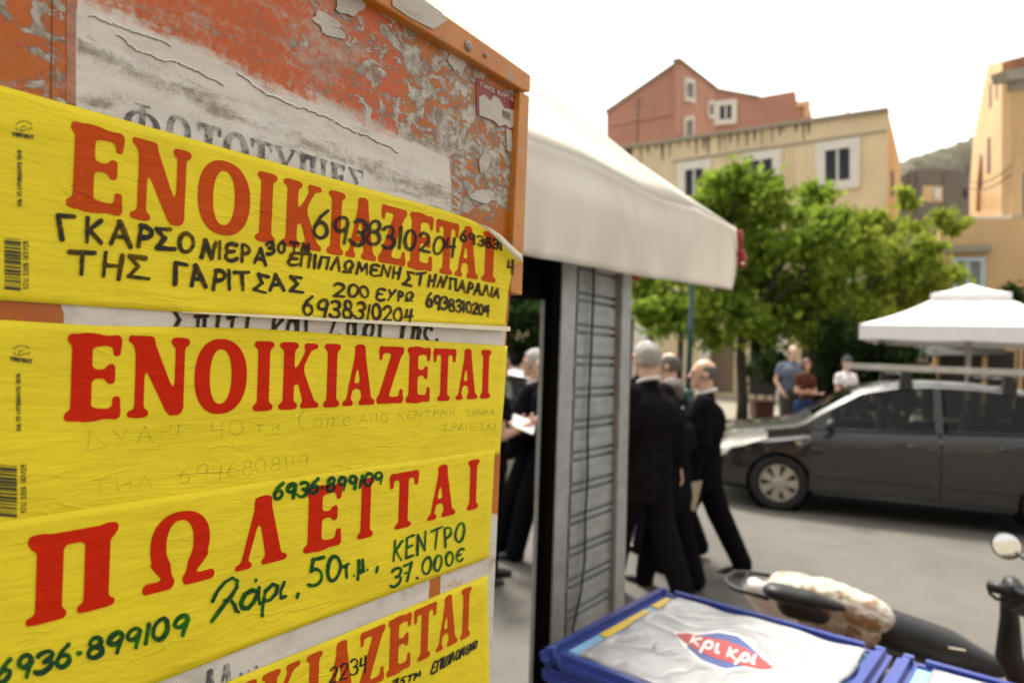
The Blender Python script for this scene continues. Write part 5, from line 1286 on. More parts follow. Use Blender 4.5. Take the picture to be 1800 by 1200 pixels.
def side_y(x, z):
    """outer half width of the body at station x and height z"""
    P = half_section(x); zs_ = [p[1] for p in P[1:10]]; ys_ = [p[0] for p in P[1:10]]
    return float(np.interp(z, zs_, ys_))
def car(label, M, paint, rack=False, name="parked_car", group=None):
    root = empty(name, (0, 0, 0), label, "car", group); root.matrix_basis = M
    B = lambda mb, n, m_, sm=False, par=None: mb.build(n, m_, par or root, smooth=sm, world_space=False)
    xs = []
    for a, b in zip(XS[:-1], XS[1:]):
        k = max(1, int((b - a) / .07)); xs += [a + (b - a) * i / k for i in range(k)]
    xs.append(XS[-1])
    V = []; secs = [half_section(x) for x in xs]; ns = len(secs[0]); m2 = 2 * ns - 2
    for x, S_ in zip(xs, secs):
        ring = [(x, -y, z) for y, z in S_] + [(x, y, z) for y, z in S_[-2:0:-1]]
        V += ring
    F = [(i * m2 + k, (i + 1) * m2 + k, (i + 1) * m2 + (k + 1) % m2, i * m2 + (k + 1) % m2) for i in range(len(xs) - 1) for k in range(m2)]
    F += [tuple(range(m2)), tuple(range((len(xs) - 1) * m2, len(xs) * m2))[::-1]]
    # leave the glazed openings out of the shell
    def glazed(i, k):
        x = (xs[i] + xs[i + 1]) / 2; kk = k if k < ns - 1 else m2 - 1 - k
        S_ = half_section(x); t_, b_ = I(x, TOP), I(x, BELT)
        if kk in (7, 8) and 1.28 < x < 3.42 and not (2.28 < x < 2.42): return x > 1.28
        if kk in (10, 11) and 1.10 < x < 1.58: return True
        return False
    Fk = [f for q, f in enumerate(F[:-2]) if not glazed(q // m2, q % m2)] + F[-2:]
    shell = mesh_obj("body_shell", V, Fk, paint, root, smooth=True, world_space=False)
    cut = []
    for wx in (.79, 3.39):
        mb = MB(); Rw = Matrix.Translation((wx, 0, .31)) @ Matrix.Rotation(math.pi / 2, 4, 'X')
        mb.lathe([(.345, -1.2), (.345, -.58), (.345, .58), (.345, 1.2)], 40, Rw); c = B(mb, "cutter", None); cut.append(c)
    # wheel arches: drop shell faces inside the arch and line it
    bm = bmesh.new(); bm.from_mesh(shell.data)
    for wx in (.79, 3.39):
        for ang in range(0, 360, 9):
            a = math.radians(ang); bmesh.ops.bisect_plane(bm, geom=[e for e in bm.verts[:] + bm.edges[:] + bm.faces[:] if (e.co if isinstance(e, bmesh.types.BMVert) else (e.verts[0].co)).x > wx - .6 and (e.co if isinstance(e, bmesh.types.BMVert) else e.verts[0].co).x < wx + .6 and (e.co if isinstance(e, bmesh.types.BMVert) else e.verts[0].co).z < .95],
                                   plane_co=(wx + .345 * math.cos(a), 0, .31 + .345 * math.sin(a)), plane_no=(math.cos(a), 0, math.sin(a)))
        kill = [f for f in bm.faces if math.hypot(f.calc_center_median().x - wx, f.calc_center_median().z - .31) < .344]
        bmesh.ops.delete(bm, geom=kill, context='FACES')
    bm.to_mesh(shell.data); bm.free(); smooth_angle(shell, 32)
    for c in cut: bpy.data.objects.remove(c)
    for wx in (.79, 3.39):
        for sy in (-1, 1):
            mb = MB(); n = 24; ring0 = [(wx + .347 * math.cos(math.pi * 2 * k / n), sy * .80, .31 + .347 * math.sin(math.pi * 2 * k / n)) for k in range(n)]; ring1 = [(p[0], sy * .50, p[2]) for p in ring0]
            b = len(mb.v); mb.v += ring0 + ring1; mb.f += [(b + k, b + (k + 1) % n, b + n + (k + 1) % n, b + n + k) for k in range(n)] + [tuple(range(b + n, b + 2 * n))]
            B(mb, "wheel_arch", M_dark)
    mb = MB(); mb.box((1.0, -.72, .24), (3.7, .72, .70)); mb.box((1.15, -.74, .70), (1.3, .74, .93)); B(mb, "cabin_floor", M_interior)
    for (sx, sy) in ((1.95, -.36), (1.95, .36), (2.85, 0)):
        mb = MB(); wd = .23 if sy else .58
        mb.box((sx, sy - wd, .705), (sx + .1, sy + wd, 1.16), None, .03); mb.box((sx - .42, sy - wd, .703), (sx - .005, sy + wd, .8), None, .03)
        for hy in ((0,) if sy else (-.32, .32)): mb.box((sx + .02, sy + hy - .11, 1.165), (sx + .09, sy + hy + .11, 1.31), None, .03)
        B(mb, "car_seat", M_interior)
    mb = MB(); ring = [(1.42 + .05 * math.sin(w_) , -.36 + .17 * math.cos(w_), .99 + .16 * math.sin(w_)) for w_ in [2 * math.pi * k / 20 for k in range(21)]]; mb.tube(ring, .014, 8, False); B(mb, "steering_wheel", M_trimb)
    # glass
    def patch(x0, x1, kk, name_, inset=.004):
        for sg in (-1, 1):
            pass
    for sg in (-1, 1):
        for (xa, xb) in ((1.27, 2.29), (2.41, 3.43)):
            mb = MB(); Vg = []; n = 10
            for i in range(n + 1):
                x = xa + (xb - xa) * i / n; S_ = half_section(x)
                for kk in (7, 8, 9): Vg.append((x, sg * (S_[kk][0] - .012), S_[kk][1]))
            mb.add(Vg, [(3 * i + q, 3 * i + 3 + q, 3 * i + 4 + q, 3 * i + 1 + q) for i in range(n) for q in (0, 1)]); B(mb, "side_window", M_glass)
            # black window surround
            mb = MB(); S7 = [half_section(xa + (xb - xa) * i / n) for i in range(n + 1)]
            mb.tube([(xa + (xb - xa) * i / n, sg * (S_[7][0] + .001), S_[7][1] + .004) for i, S_ in enumerate(S7)], .011, 8)
            B(mb, "window_strip", M_trimb)
    mb = MB(); Vg = []; n = 8
    for i in range(n + 1):
        x = 1.08 + .52 * i / n; S_ = half_section(x)
        row = [(-S_[10][0], S_[10][1]), (-S_[11][0], S_[11][1]), (0, S_[12][1]), (S_[11][0], S_[11][1]), (S_[10][0], S_[10][1])]
        Vg += [(x, y, z - .006) for y, z in row]
    mb.add(Vg, [(5 * i + q, 5 * i + 5 + q, 5 * i + 6 + q, 5 * i + 1 + q) for i in range(n) for q in range(4)]); B(mb, "windscreen", M_glass, True)
    # doors: seams, handles, rubbing strips
    for sg in (-1, 1):
        for (xa, xb) in ((1.10, 2.335), (2.355, 3.16)):
            mb = MB(); Vd = []; n, m = 14, 9
            for i in range(n + 1):
                x = xa + (xb - xa) * i / n; zt = I(x, BELT) - .012
                for j in range(m + 1):
                    z = .27 + (zt - .27) * j / m
                    if xb > 3 and math.hypot(x - 3.39, z - .31) < .40: x_ = min(x, 3.39 - math.sqrt(max(0, .16 - (z - .31) ** 2)))
                    else: x_ = x
                    Vd.append((x_, sg * (side_y(x_, z) + .006), z))
            mb.add(Vd, [(i * (m + 1) + j, (i + 1) * (m + 1) + j, (i + 1) * (m + 1) + j + 1, i * (m + 1) + j + 1) for i in range(n) for j in range(m)])
            dr = B(mb, "door", paint, True); apply_mods(dr, [('SOLIDIFY', dict(thickness=.012, offset=-1 if sg > 0 else 1))]); smooth_angle(dr, 40)
            hx = xb - .22; hz = I(hx, BELT) - .13
            mb = MB(); y_ = sg * (side_y(hx, hz) + .012); mb.tube([(hx - .09, y_, hz), (hx - .07, y_ + sg * .022, hz + .003), (hx + .06, y_ + sg * .022, hz + .005), (hx + .085, y_, hz + .004)], .012, 8); B(mb, "door_handle", paint, True, dr)
            mb = MB(); n_ = 8; pts = [(xa + .06 + (xb - xa - .12) * i / n_, sg * (side_y(xa + (xb - xa) * i / n_, .43) + .012), .43 + .01 * i / n_) for i in range(n_ + 1)]; mb.tube(pts, .017, 8, True, (0, 0, 1)); B(mb, "rubbing_strip", M_trimb, True, dr)
        mb = MB(); S_ = half_section(1.30); y_ = sg * (S_[7][0]); mb.tube([(1.33, y_, .965), (1.31, y_ + sg * .09, .985)], .018, 8); mb.capsule((1.30, y_ + sg * .10, 1.0), (1.27, y_ + sg * .20, 1.0), .068, .06, 14, (X_, .6)); mr = B(mb, "door_mirror", M_trimb, True)
        mb = MB(); Vl = []; n, m = 10, 5
        for i in range(n + 1):
            x = .10 + .56 * i / n; b_ = I(x, BELT); t_ = I(x, TOP)
            for j in range(m + 1):
                f = j / m; S_ = half_section(x)
                ks = [4, 5, 6, 7, 8]; lo_ = .25 + 1.3 * (i / n) ** 1.5; hi_ = min(3.9, 2.3 + 3.2 * i / n); u_ = lo_ + (hi_ - lo_) * f * (1 if 0 < i < n else .6); a = min(3, int(u_)); fr = u_ - a
                y_ = S_[ks[a]][0] + (S_[ks[a + 1]][0] - S_[ks[a]][0]) * fr; z_ = S_[ks[a]][1] + (S_[ks[a + 1]][1] - S_[ks[a]][1]) * fr
                Vl.append((x - .004, sg * (y_ + .008), z_ + .006))
        mb.add(Vl, [(i * (m + 1) + j, (i + 1) * (m + 1) + j, (i + 1) * (m + 1) + j + 1, i * (m + 1) + j + 1) for i in range(n) for j in range(m)]); B(mb, "headlight", M_lampg, True)
        mb = MB(); z_ = .78; y_ = sg * (side_y(.98, z_) + .002); mb.box((.95, min(y_, y_ + sg * .008), z_ - .014), (1.01, max(y_, y_ + sg * .008), z_ + .014)); B(mb, "side_repeater", plain("amber_lens", (.55, .45, .30), .3), False)
        mb = MB(); mb.tube([(1.15, sg * .80, .235), (3.0, sg * .80, .235)], .035, 8); B(mb, "sill", M_trimb, True)
    # wheels
    for wx in (.79, 3.39):
        for sg in (-1, 1):
            Rw = Matrix.Translation((wx, sg * .73, .31)) @ Matrix.Rotation(-sg * math.pi / 2, 4, 'X')
            mb = MB(); mb.lathe([(.205, -.09), (.285, -.09), (.308, -.07), (.31, 0), (.308, .07), (.285, .088), (.215, .085), (.205, .06)], 48, Rw); wl = B(mb, "wheel", M_tyre, True)
            mb = MB(); mb.lathe([(.205, .03), (.206, .075), (.195, .08), (.188, .06)], 48, Rw); B(mb, "rim", M_hub, True, wl)
            mb = MB(); mb.lathe([(.19, .02), (.19, .035)], 32, Rw); B(mb, "brake_shadow", M_dark, False, wl)
            mb = MB(); mb.lathe([(.055, .04), (.055, .085), (.04, .095)], 24, Rw)
            for k in range(7):
                a = 2 * math.pi * k / 7; d = Vector((math.cos(a), math.sin(a), 0)); t_ = Vector((-math.sin(a), math.cos(a), 0))
                q0 = [d * .045 - t_ * .026, d * .192 - t_ * .050, d * .192 + t_ * .050, d * .045 + t_ * .026]
                mb.hexa([Rw @ (p + Vector((0, 0, .052))) for p in q0], [Rw @ (p + Vector((0, 0, .083 if i in (0, 3) else .076))) for i, p in enumerate(q0)])
            B(mb, "wheel_trim", M_hub, False, wl)
    mb = MB(); mb.box((-.012, -.42, .30), (.05, .42, .42), None, .01); B(mb, "front_grille", M_trimb)
    mb = MB(); mb.box((-.018, -.26, .44), (.02, .26, .55), None, .004); B(mb, "number_plate", plain("plate_white", (.7, .7, .68), .5))
    mb = MB(); mb.capsule((.0, -.5, .36), (.0, .5, .36), .08, .08, 12, (Z_, .8)); B(mb, "bumper", paint, True)
    for sg in (-1, 1):
        mb = MB(); mb.box((4.0, sg * .60 - .09, .78), (4.09, sg * .60 + .09, 1.05), None, .02); B(mb, "tail_light", M_redp)
    if rack:
        for bx_ in (2.05, 3.0):
            zt = I(bx_, TOP); mb = MB(); mb.tube([(bx_, -.62, zt + .075), (bx_, .62, zt + .075)], .018, 10); B(mb, "roof_bar", M_trimb, True)
            for sg in (-1, 1):
                S_ = half_section(bx_); mb = MB(); y_ = sg * (S_[9][0] - .02)
                mb.hexa([(bx_ - .07, y_ - .035, S_[9][1] - .015), (bx_ + .07, y_ - .035, S_[9][1] - .015), (bx_ + .07, y_ + .035, S_[9][1] - .015), (bx_ - .07, y_ + .035, S_[9][1] - .015)],
                        [(bx_ - .045, y_ - .03, zt + .095), (bx_ + .045, y_ - .03, zt + .095), (bx_ + .045, y_ + .03, zt + .095), (bx_ - .045, y_ + .03, zt + .095)]); B(mb, "rack_foot", M_trimb)
    return root
wc = at_z(1367, 897, 0); CY = math.radians(19)
cx_ = Vector((math.cos(CY), -math.sin(CY), 0)); cy_ = Vector((math.sin(CY), math.cos(CY), 0))
# the near side of the car is its local -y side; x runs from nose to tail
Mcar = Matrix((cx_, cy_, UP)).transposed().to_4x4(); Mcar.translation = Vector((wc.x, wc.y, 0)) - cx_ * .79 + cy_ * .80
main_car = car("dark grey hatchback with a ladder on its roof rack, in the street behind the scooter", Mcar, car_paint("grey_metallic", (.011, .0095, .010)), True)
M_lad = plain("aluminium_ladder", (.52, .50, .46), .5, .25, .2, 8)
lad = empty("ladder", Mcar @ Vector((2.5, 0, 1.63)), "long silver aluminium ladder lying flat on the roof rack of the grey car", "ladder")
for y_ in (-.38, -.02):
    mb = MB(); mb.box((1.80 - (.0 if y_ < -.1 else .28), y_ - .014, 1.613), (4.7, y_ + .014, 1.685), Mcar, .004); mb.build("ladder_rail", M_lad, lad)
for k in range(10):
    mb = MB(); mb.tube([Mcar @ Vector((1.90 + .28 * k, -.365, 1.65)), Mcar @ Vector((1.90 + .28 * k, -.035, 1.65))], .014, 8); mb.build("rung", M_lad, lad, smooth=True)
w2 = at_z(899, 884, 0)
CY2 = math.radians(12); c2x = Vector((math.cos(CY2), -math.sin(CY2), 0)); c2y = Vector((math.sin(CY2), math.cos(CY2), 0))
M2 = Matrix((c2x, c2y, UP)).transposed().to_4x4(); M2.translation = Vector((w2.x, w2.y, 0)) - c2x * 3.39 + c2y * .80
car("dark car behind the suited men, seen through the gap beside the notice board", M2, car_paint("black_metallic", (.012, .012, .014)))
# ================================================================== buildings
def wall_mat(name, c, stain=.5, sc=.5, rough=.9):
    m_ = NT(name); co = m_.coord(); n1 = m_.noise(co, sc, 5, .6, .5); n2 = m_.noise(m_.mapping(co, (1.6, 1.6, .16)), 1.2, 5, .65, .4); n3 = m_.noise(co, 9, 4, .6)
    col = m_.mix(m_.step(n1, .3, .7), c, tuple(x * .86 for x in c)); col = m_.mix(m_.math('MULTIPLY', m_.step(n2, .52, .75), stain), col, (c[0] * .45, c[1] * .42, c[2] * .40))
    col = m_.mix(m_.math('MULTIPLY', m_.step(n3, .5, .8), .25), col, tuple(x * .8 for x in c))
    m_.principled(col, rough, 0, m_.bump(n3, .2, .02), .2); return m_.m
M_beige = wall_mat("beige_render", (.70, .57, .37), .5); M_terra = wall_mat("terracotta_render", (.44, .225, .165), .12); M_terra2 = wall_mat("terracotta_light", (.50, .285, .205), .12)
M_ochre = wall_mat("ochre_render", (.63, .42, .22), .18); M_ochre2 = wall_mat("pale_ochre_render", (.68, .46, .245), .15); M_surr = plain("white_surround", (.66, .63, .57), .8, 0, .08, 3); M_stone = wall_mat("old_stone", (.20, .17, .135), .6, .25)
M_pane = plain("dark_pane", (.04, .045, .06), .55, 0, .3, 2, spec=.08); M_corn = plain("grey_cornice", (.30, .27, .21), .8, 0, .2, 3); M_stain = plain("sooty_stain", (.09, .07, .045), .9, 0, .4, 3); M_tile = plain("roof_tile", (.30, .12, .05), .8, 0, .3, 6)
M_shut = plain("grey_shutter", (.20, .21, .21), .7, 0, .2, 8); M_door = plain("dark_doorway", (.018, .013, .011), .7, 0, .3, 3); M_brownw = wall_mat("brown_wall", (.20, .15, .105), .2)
class Plane:
    """vertical plane through two ground points, facing the camera"""
    def __init__(s, A, B):
        s.A = Vector((A.x, A.y, 0)); s.B = Vector((B.x, B.y, 0)); d = (s.B - s.A).normalized(); s.d = d; s.n = Vector((d.y, -d.x, 0))
        if s.n.dot(CAM - s.A) < 0: s.n = -s.n
    def p(s, px, py, off=0.0): return Vector(np_on_plane(np.array([[px, py]], float), s.A, s.n, off)[0])
    def poly(s, pts, off=0.0, thick=.3, mb=None):
        q = [s.p(x, y, off) for x, y in pts]; mb = mb or MB(); mb.hexa([p - s.n * thick for p in q], q); return mb
    def ground(s, px, py_guess=700):
        p = s.p(px, py_guess); return Vector((p.x, p.y, 0))
    def window(s, parent, x0, y0, x1, y1, surround=.0, mat=None, mull=True, skew=0.0, frame=M_surr, pane=M_pane):
        """window with proud surround; px rectangle at the left edge, skew = y shift at the right edge"""
        L0, R0 = s.p(x0, y0), s.p(x1, y0 + skew); Lb, Rb = s.p(x0, y1), s.p(x1, y1 + skew)
        mb = MB()
        def bar(a, b, c, d, o0, o1): q = [a, b, c, d]; mb.hexa([p + s.n * o0 for p in q], [p + s.n * o1 for p in q])
        mb = MB(); bar(L0, R0, Rb, Lb, -.05, .012); w_ = mb.build("window", pane, parent)
        if surround > 0:
            t = surround; mb = MB(); u = (R0 - L0).normalized(); v = UP
            bar(L0 - u * t + v * t, R0 + u * t + v * t, R0 + u * t, L0 - u * t, -.02, .09); bar(Lb - u * t, Rb + u * t, Rb + u * t - v * t, Lb - u * t - v * t, -.02, .12)
            bar(L0 - u * t, L0, Lb, Lb - u * t, -.02, .088); bar(R0, R0 + u * t, Rb + u * t, Rb, -.02, .088); mb.build("frame", frame, w_)
        if mull:
            mb = MB(); u = (R0 - L0); c0 = L0.lerp(R0, .5); c1 = Lb.lerp(Rb, .5); e = u.normalized() * .045
            bar(c0 - e, c0 + e, c1 + e, c1 - e, .01, .05); mb.build("mullion", frame, w_)
        return w_
cor = at_y(1560, 190, 26.0); lft = at_y(1060, 262, 32.7); rgt = at_y(1583, 287, 32.7)
PF, PR = Plane(lft, cor), Plane(cor, rgt)
bb_ = empty("beige_building", Vector((cor.x, cor.y, 0)), "old three-storey beige rendered building with white window surrounds behind the trees", "building")
def wall_poly(P, tops, x0, x1, thick, name, mat, parent, off=0.0):
    q = [P.p(x, y, off) for x, y in tops]; g1 = P.p(x1, 700, off); g0 = P.p(x0, 700, off); q += [Vector((g1.x, g1.y, 0)), Vector((g0.x, g0.y, 0))]
    mb = MB(); mb.hexa([p - P.n * thick for p in q], q); return mb.build(name, mat, parent)
wall_poly(PF, [(900, 286), (1060, 263), (1560, 191)], 900, 1560, .4, "front_wall", M_beige, bb_)
wall_poly(PR, [(1560.2, 191), (1583, 287)], 1560.2, 1583, .4, "side_wall", M_ochre2, bb_, .002)
PF.poly([(900, 284), (1060, 261), (1561, 188), (1561, 194), (1060, 266), (900, 289)], .16, .5).build("parapet_coping", M_corn, bb_)
PF.poly([(1180, 283), (1559, 228), (1559, 231), (1180, 286)], .05, .1).build("string_course", M_corn, bb_)
rs = random.Random(5)
for k in range(26):      # soot running down from the parapet
    x = 1085 + k * 13.5 + rs.uniform(-4, 4); yt = 266 - (x - 1060) * .144; L = rs.uniform(8, 26) * (1.35 if x < 1430 else .5); wd = rs.uniform(1.5, 4)
    PF.poly([(x - wd, yt), (x + wd, yt - .4), (x + wd * .4, yt + L), (x - wd * .3, yt + L * .9)], .006 + .0006 * (k % 3), .01).build("soot_streak", M_stain, bb_)
PF.window(bb_, 1451, 266, 1494, 322, .36, skew=-6); PF.window(bb_, 1205, 300, 1236, 372, .36, skew=-4); PF.window(bb_, 1318, 284, 1358, 350, .36, skew=-5)
PF.window(bb_, 1451, 430, 1494, 490, .55, skew=-3); PF.window(bb_, 1318, 440, 1358, 500, .5, skew=-3)
PR.window(bb_, 1566, 300, 1571, 345, 0, mull=False)
# ground floor: arcade piers and dark doorways
for x0, x1, y0, m_ in ((1138, 1152, 560, M_door), (1193, 1203, 560, M_door), (1250, 1292, 580, M_brownw), (1085, 1114, 560, M_door), (1320, 1372, 590, M_door), (1410, 1520, 590, M_door)):
    q = [PF.p(x0, y0, .02), PF.p(x1, y0, .02)]; q += [Vector((q[1].x, q[1].y, .3)), Vector((q[0].x, q[0].y, .3))]; mb = MB(); mb.hexa([p - PF.n * .05 for p in q], q); mb.build("doorway", m_, bb_)
for x0, x1 in ((1116, 1137), (1231, 1249), (1368, 1386)):
    q = [PF.p(x0, 545, .35), PF.p(x1, 545, .35)]; q += [Vector((q[1].x, q[1].y, .13)), Vector((q[0].x, q[0].y, .13))]; mb = MB(); mb.hexa([p - PF.n * .33 for p in q], q); mb.build("pier", M_surr, bb_)
q = [PF.p(1080, 535, .36), PF.p(1400, 540, .36), PF.p(1400, 556, .36), PF.p(1080, 553, .36)]; mb = MB(); mb.hexa([p - PF.n * .34 for p in q], q); mb.build("ledge", M_corn, bb_)
# terracotta house rising behind the parapet
ta, tb = at_y(1066, 250, 36), at_y(1195, 245, 33.5); tc = at_y(1262, 236, 37.5); td = at_y(1424, 215, 30.5)
PA, PB = Plane(ta, tb), Plane(tb, tc); tcf = at_y(1258, 236, 33.2); PC = Plane(tcf, td)
tt = empty("terracotta_building", Vector((tb.x, tb.y, 0)), "terracotta rooftop house with a steep gable above the beige building", "building")
wall_poly(PA, [(1066, 197), (1195.5, 106)], 1068, 1195.5, .3, "gable_wall", M_terra, tt)
wall_poly(PB, [(1195.5, 106), (1262, 158)], 1195.5, 1262, .3, "corner_wall", M_terra2, tt)
wall_poly(PC, [(1256, 158), (1334, 171), (1396, 160), (1398, 178), (1420, 181), (1424, 200)], 1256, 1424, .3, "rear_wall", M_terra, tt)
PA.poly([(1064, 199), (1196, 106), (1196, 102), (1063, 194)], .12, .5).build("verge", M_corn, tt); PB.poly([(1195, 105), (1263, 158), (1263, 154), (1195, 101)], .12, .4).build("verge", M_corn, tt)
PA.poly([(1071, 216), (1192, 194), (1192, 198), (1071, 221)], .08, .1).build("string_course", M_terra2, tt); PC.poly([(1258, 158), (1334, 172), (1334, 168), (1258, 154)], .1, .4).build("verge", M_corn, tt)
PB.window(tt, 1205, 145, 1216, 171, .22, skew=3); PB.window(tt, 1204, 213, 1215, 240, .22, skew=-2); PB.window(tt, 1246, 184, 1252, 203, .2, mull=False); PC.window(tt, 1266, 187, 1287, 212, .25, skew=-2)
PC.poly([(1400, 180), (1421, 176), (1422, 205), (1414, 207), (1414, 186), (1400, 188)], .15, .3).build("chimney", M_ochre2, tt)
# orange building at the right
oc, of = at_y(1778, 300, 22), at_y(1704, 300, 30.5); orr = at_y(1960, 300, 24.0)
PO, PO2 = Plane(of, oc), Plane(oc, orr)
ob = empty("orange_building", Vector((oc.x, oc.y, 0)), "tall orange ochre building with narrow dark windows at the right edge", "building")
wall_poly(PO, [(1704.5, 330), (1711, 240), (1736, 113), (1778, 104)], 1702, 1778, .3, "side_wall", M_ochre2, ob)
wall_poly(PO2, [(1778, 104), (1960, 60)], 1778, 1960, .3, "front_wall", M_ochre, ob, .003)
PO2.poly([(1766, 124), (1960, 88), (1960, 112), (1772, 142)], .35, .45).build("cornice", M_corn, ob); PO2.poly([(1776, 143), (1960, 113), (1960, 132), (1776, 160)], .08, .1).build("frieze", M_corn, ob)
PO2.poly([(1780, 104), (1960, 62), (1960, 90), (1780, 121)], .15, .3).build("roof_edge", M_tile, ob)
for a in ((1764, 178, 1771, 254, -4), (1736, 243, 1741, 306, -2), (1762, 322, 1768, 381, -1), (1739.5, 148, 1743, 192, -2), (1751, 146, 1754, 176, -2), (1722.5, 272, 1727, 330, 0)): PO.window(ob, *a[:4], 0.0, mull=False, skew=a[4])
PO2.window(ob, 1796, 312, 1830, 374, .12, skew=2, frame=M_shut); PO2.window(ob, 1830, 180, 1860, 250, .12, frame=M_shut)
mb = MB(); mb.tube([PO.p(1721, 285, .08), PO.p(1719, 372, .08)], .06, 8); mb.build("drainpipe", plain("orange_pipe", (.42, .16, .04), .6), ob, smooth=True)
PO.poly([(1700, 381), (1778, 379), (1778, 384), (1700, 386)], .25, .3).build("ledge", M_corn, ob)
# lower wing with the shuttered window and the cafe front below
wa, wb = at_y(1648, 500, 21), at_y(1960, 500, 19.5); PW = Plane(wa, wb)
wg = empty("cafe_wing", Vector((wa.x, wa.y, 0)), "low orange wing with a cafe front and a shuttered window behind the white parasol", "building")
wall_poly(PW, [(1652, 388), (1706, 386), (1960, 380)], 1640, 1960, .3, "front_wall", M_ochre, wg)
PW.poly([(1661, 432), (1743, 429), (1743, 441), (1661, 444)], .2, .25).build("lintel", M_corn, wg)
PW.window(wg, 1681, 460, 1722, 520, .12, frame=plain("pale_blue_frame", (.42, .50, .56), .6), pane=M_shut)
for x0, x1 in ((1632, 1641), (1652, 1727), (1737, 1784), (1800, 1900)):
    q = [PW.p(x0, 617, .02), PW.p(x1, 617, .02)]; q += [Vector((q[1].x, q[1].y, .2)), Vector((q[0].x, q[0].y, .2))]; mb = MB(); mb.hexa([p - PW.n * .06 for p in q], q); mb.build("doorway", M_door, wg)
q = [PW.p(1608, 606, .1), PW.p(1765, 604, .1), PW.p(1768, 622, 1.1), PW.p(1605, 624, 1.1)]; mb = MB(); mb.slab(q[::-1], .04); mb.build("shop_awning", plain("grey_awning", (.03, .028, .028), .8), wg)
sp = PW.p(1633, 650, .6)
person("dark figure standing at the cafe front beyond the parasol", Vector((sp.x, sp.y, SWZ)), facing(.2, -1), 1.72, outfit='shirt', top=M_suit, bottom=M_suit, hair=('full', M_hdark), collar=False)
M_wire = plain("black_wire", (.02, .02, .02), .7)
for wa_, wb_ in (((1703, 318), (1778, 292)), ((1703, 330), (1778, 306))):
    p0_, p1_ = PO.p(*wa_, .3), PO.p(*wb_, .3); mb = MB(); mb.tube([p0_.lerp(p1_, k / 8) - UP * .25 * math.sin(math.pi * k / 8) for k in range(9)], .022, 6); mb.build("wire", M_wire, ob)
for ax_, ay_, h_ in ((1120, 252, 2.2), (1490, 200, 1.6)):
    p0_ = PF.p(ax_, ay_, -1.5); mb = MB(); mb.tube([p0_ - UP * .6, p0_ + UP * h_], .03, 6)
    for q in range(4): mb.tube([p0_ + UP * (h_ - .15 * q) - PF.d * .35, p0_ + UP * (h_ - .15 * q) + PF.d * .35], .015, 5)
    mb.build("aerial", M_wire, bb_)
# old stone ruin and hillside in the gap
ha, hb = at_y(1560, 300, 70), at_y(1760, 300, 78); PH = Plane(ha, hb)
hx = [1480, 1540, 1585, 1620, 1665, 1712, 1780, 1850]; hy = [318, 305, 285, 272, 258, 240, 225, 215]
V = []; nx_h, ny_h = 60, 14
for j in range(ny_h):
    for i in range(nx_h):
        x = 1480 + 370 * i / (nx_h - 1); y = np.interp(x, hx, hy) + rs.uniform(-2, 2); p = PH.p(x, y); t = j / (ny_h - 1)
        z = p.z * (1 - (1 - t) ** 1.6) if j < ny_h - 1 else p.z; V.append(p + PH.n * (12 * (1 - t) + rs.uniform(-.5, .5)) + Vector((0, 0, z - p.z)))
F = [(j * nx_h + i, j * nx_h + i + 1, (j + 1) * nx_h + i + 1, (j + 1) * nx_h + i) for j in range(ny_h - 1) for i in range(nx_h - 1)]
def hill_mat():
    m_ = NT("rocky_hillside"); co = m_.coord(); n1 = m_.noise(co, .5, 6, .65, .6); n2 = m_.noise(co, 2.5, 5, .7)
    col = m_.mix(m_.step(n1, .38, .6), (.19, .17, .135), (.12, .115, .065)); col = m_.mix(m_.step(n2, .5, .7), col, (.21, .185, .15)); m_.principled(col, .95, 0, m_.bump(n2, .6, .3), .1); return m_.m
tag(mesh_obj("hillside", V, F, hill_mat(), smooth=True), kind="structure")
ra, rb = at_y(1582, 330, 48), at_y(1712, 330, 50); PS = Plane(ra, rb)
ru = empty("stone_house", Vector((ra.x, ra.y, 0)), "weathered grey stone house with one open shuttered window, between the beige and orange buildings", "building")
wall_poly(PS, [(1575, 312), (1600, 300), (1640, 296), (1680, 300), (1706, 306), (1716, 306)], 1575, 1716, .5, "stone_wall", M_stone, ru)
PS.window(ru, 1634, 330, 1642, 350, 0, mull=False); PS.poly([(1643, 330), (1654, 331), (1654, 351), (1643, 350)], .1, .06).build("open_shutter", M_surr, ru); PS.window(ru, 1693, 332, 1700, 348, 0, mull=False)
for x0 in (1600, 1612, 1660): PS.poly([(x0, 303), (x0 + 5, 302), (x0 + 6, 380), (x0 + 1, 380)], .12, .15).build("buttress", M_stone, ru)
PS.poly([(1622, 326), (1658, 328), (1658, 356), (1622, 354)], .02, .06).build("render_patch", M_ochre2, ru)

# ================================================================== trees
def leaf_mat(name, a, b):
    m_ = NT(name); oi = m_.n("ObjectInfo"); co = m_.coord(); g = m_.n("NewGeometry"); n1 = m_.noise(co, 1.1, 4, .6); rn = g.outputs['Random Per Island']
    f = m_.math('ADD', m_.math('MULTIPLY', n1, .7), m_.math('MULTIPLY', rn, .45)); col = m_.ramp(f, [(.3, a), (.75, b)])
    d = m_.n("BsdfDiffuse"); m_.put(d.inputs[0], col); t = m_.n("BsdfTranslucent"); m_.put(t.inputs[0], m_.mix(.5, col, (b[0] * 1.3, b[1] * 1.4, b[2]))); mx = m_.n("MixShader"); mx.inputs[0].default_value = .42
    m_.l(d.outputs[0], mx.inputs[1]); m_.l(t.outputs[0], mx.inputs[2]); m_.l(mx.outputs[0], m_.out.inputs['Surface']); return m_.m
M_leafA = leaf_mat("leaf_green", (.05, .09, .012), (.23, .31, .045)); M_leafB = leaf_mat("leaf_yellow_green", (.09, .13, .018), (.32, .37, .06)); M_leafD = leaf_mat("leaf_dark", (.010, .020, .008), (.032, .055, .018)); M_bark = plain("bark", (.042, .032, .024), .9, 0, .35, 10, .5)
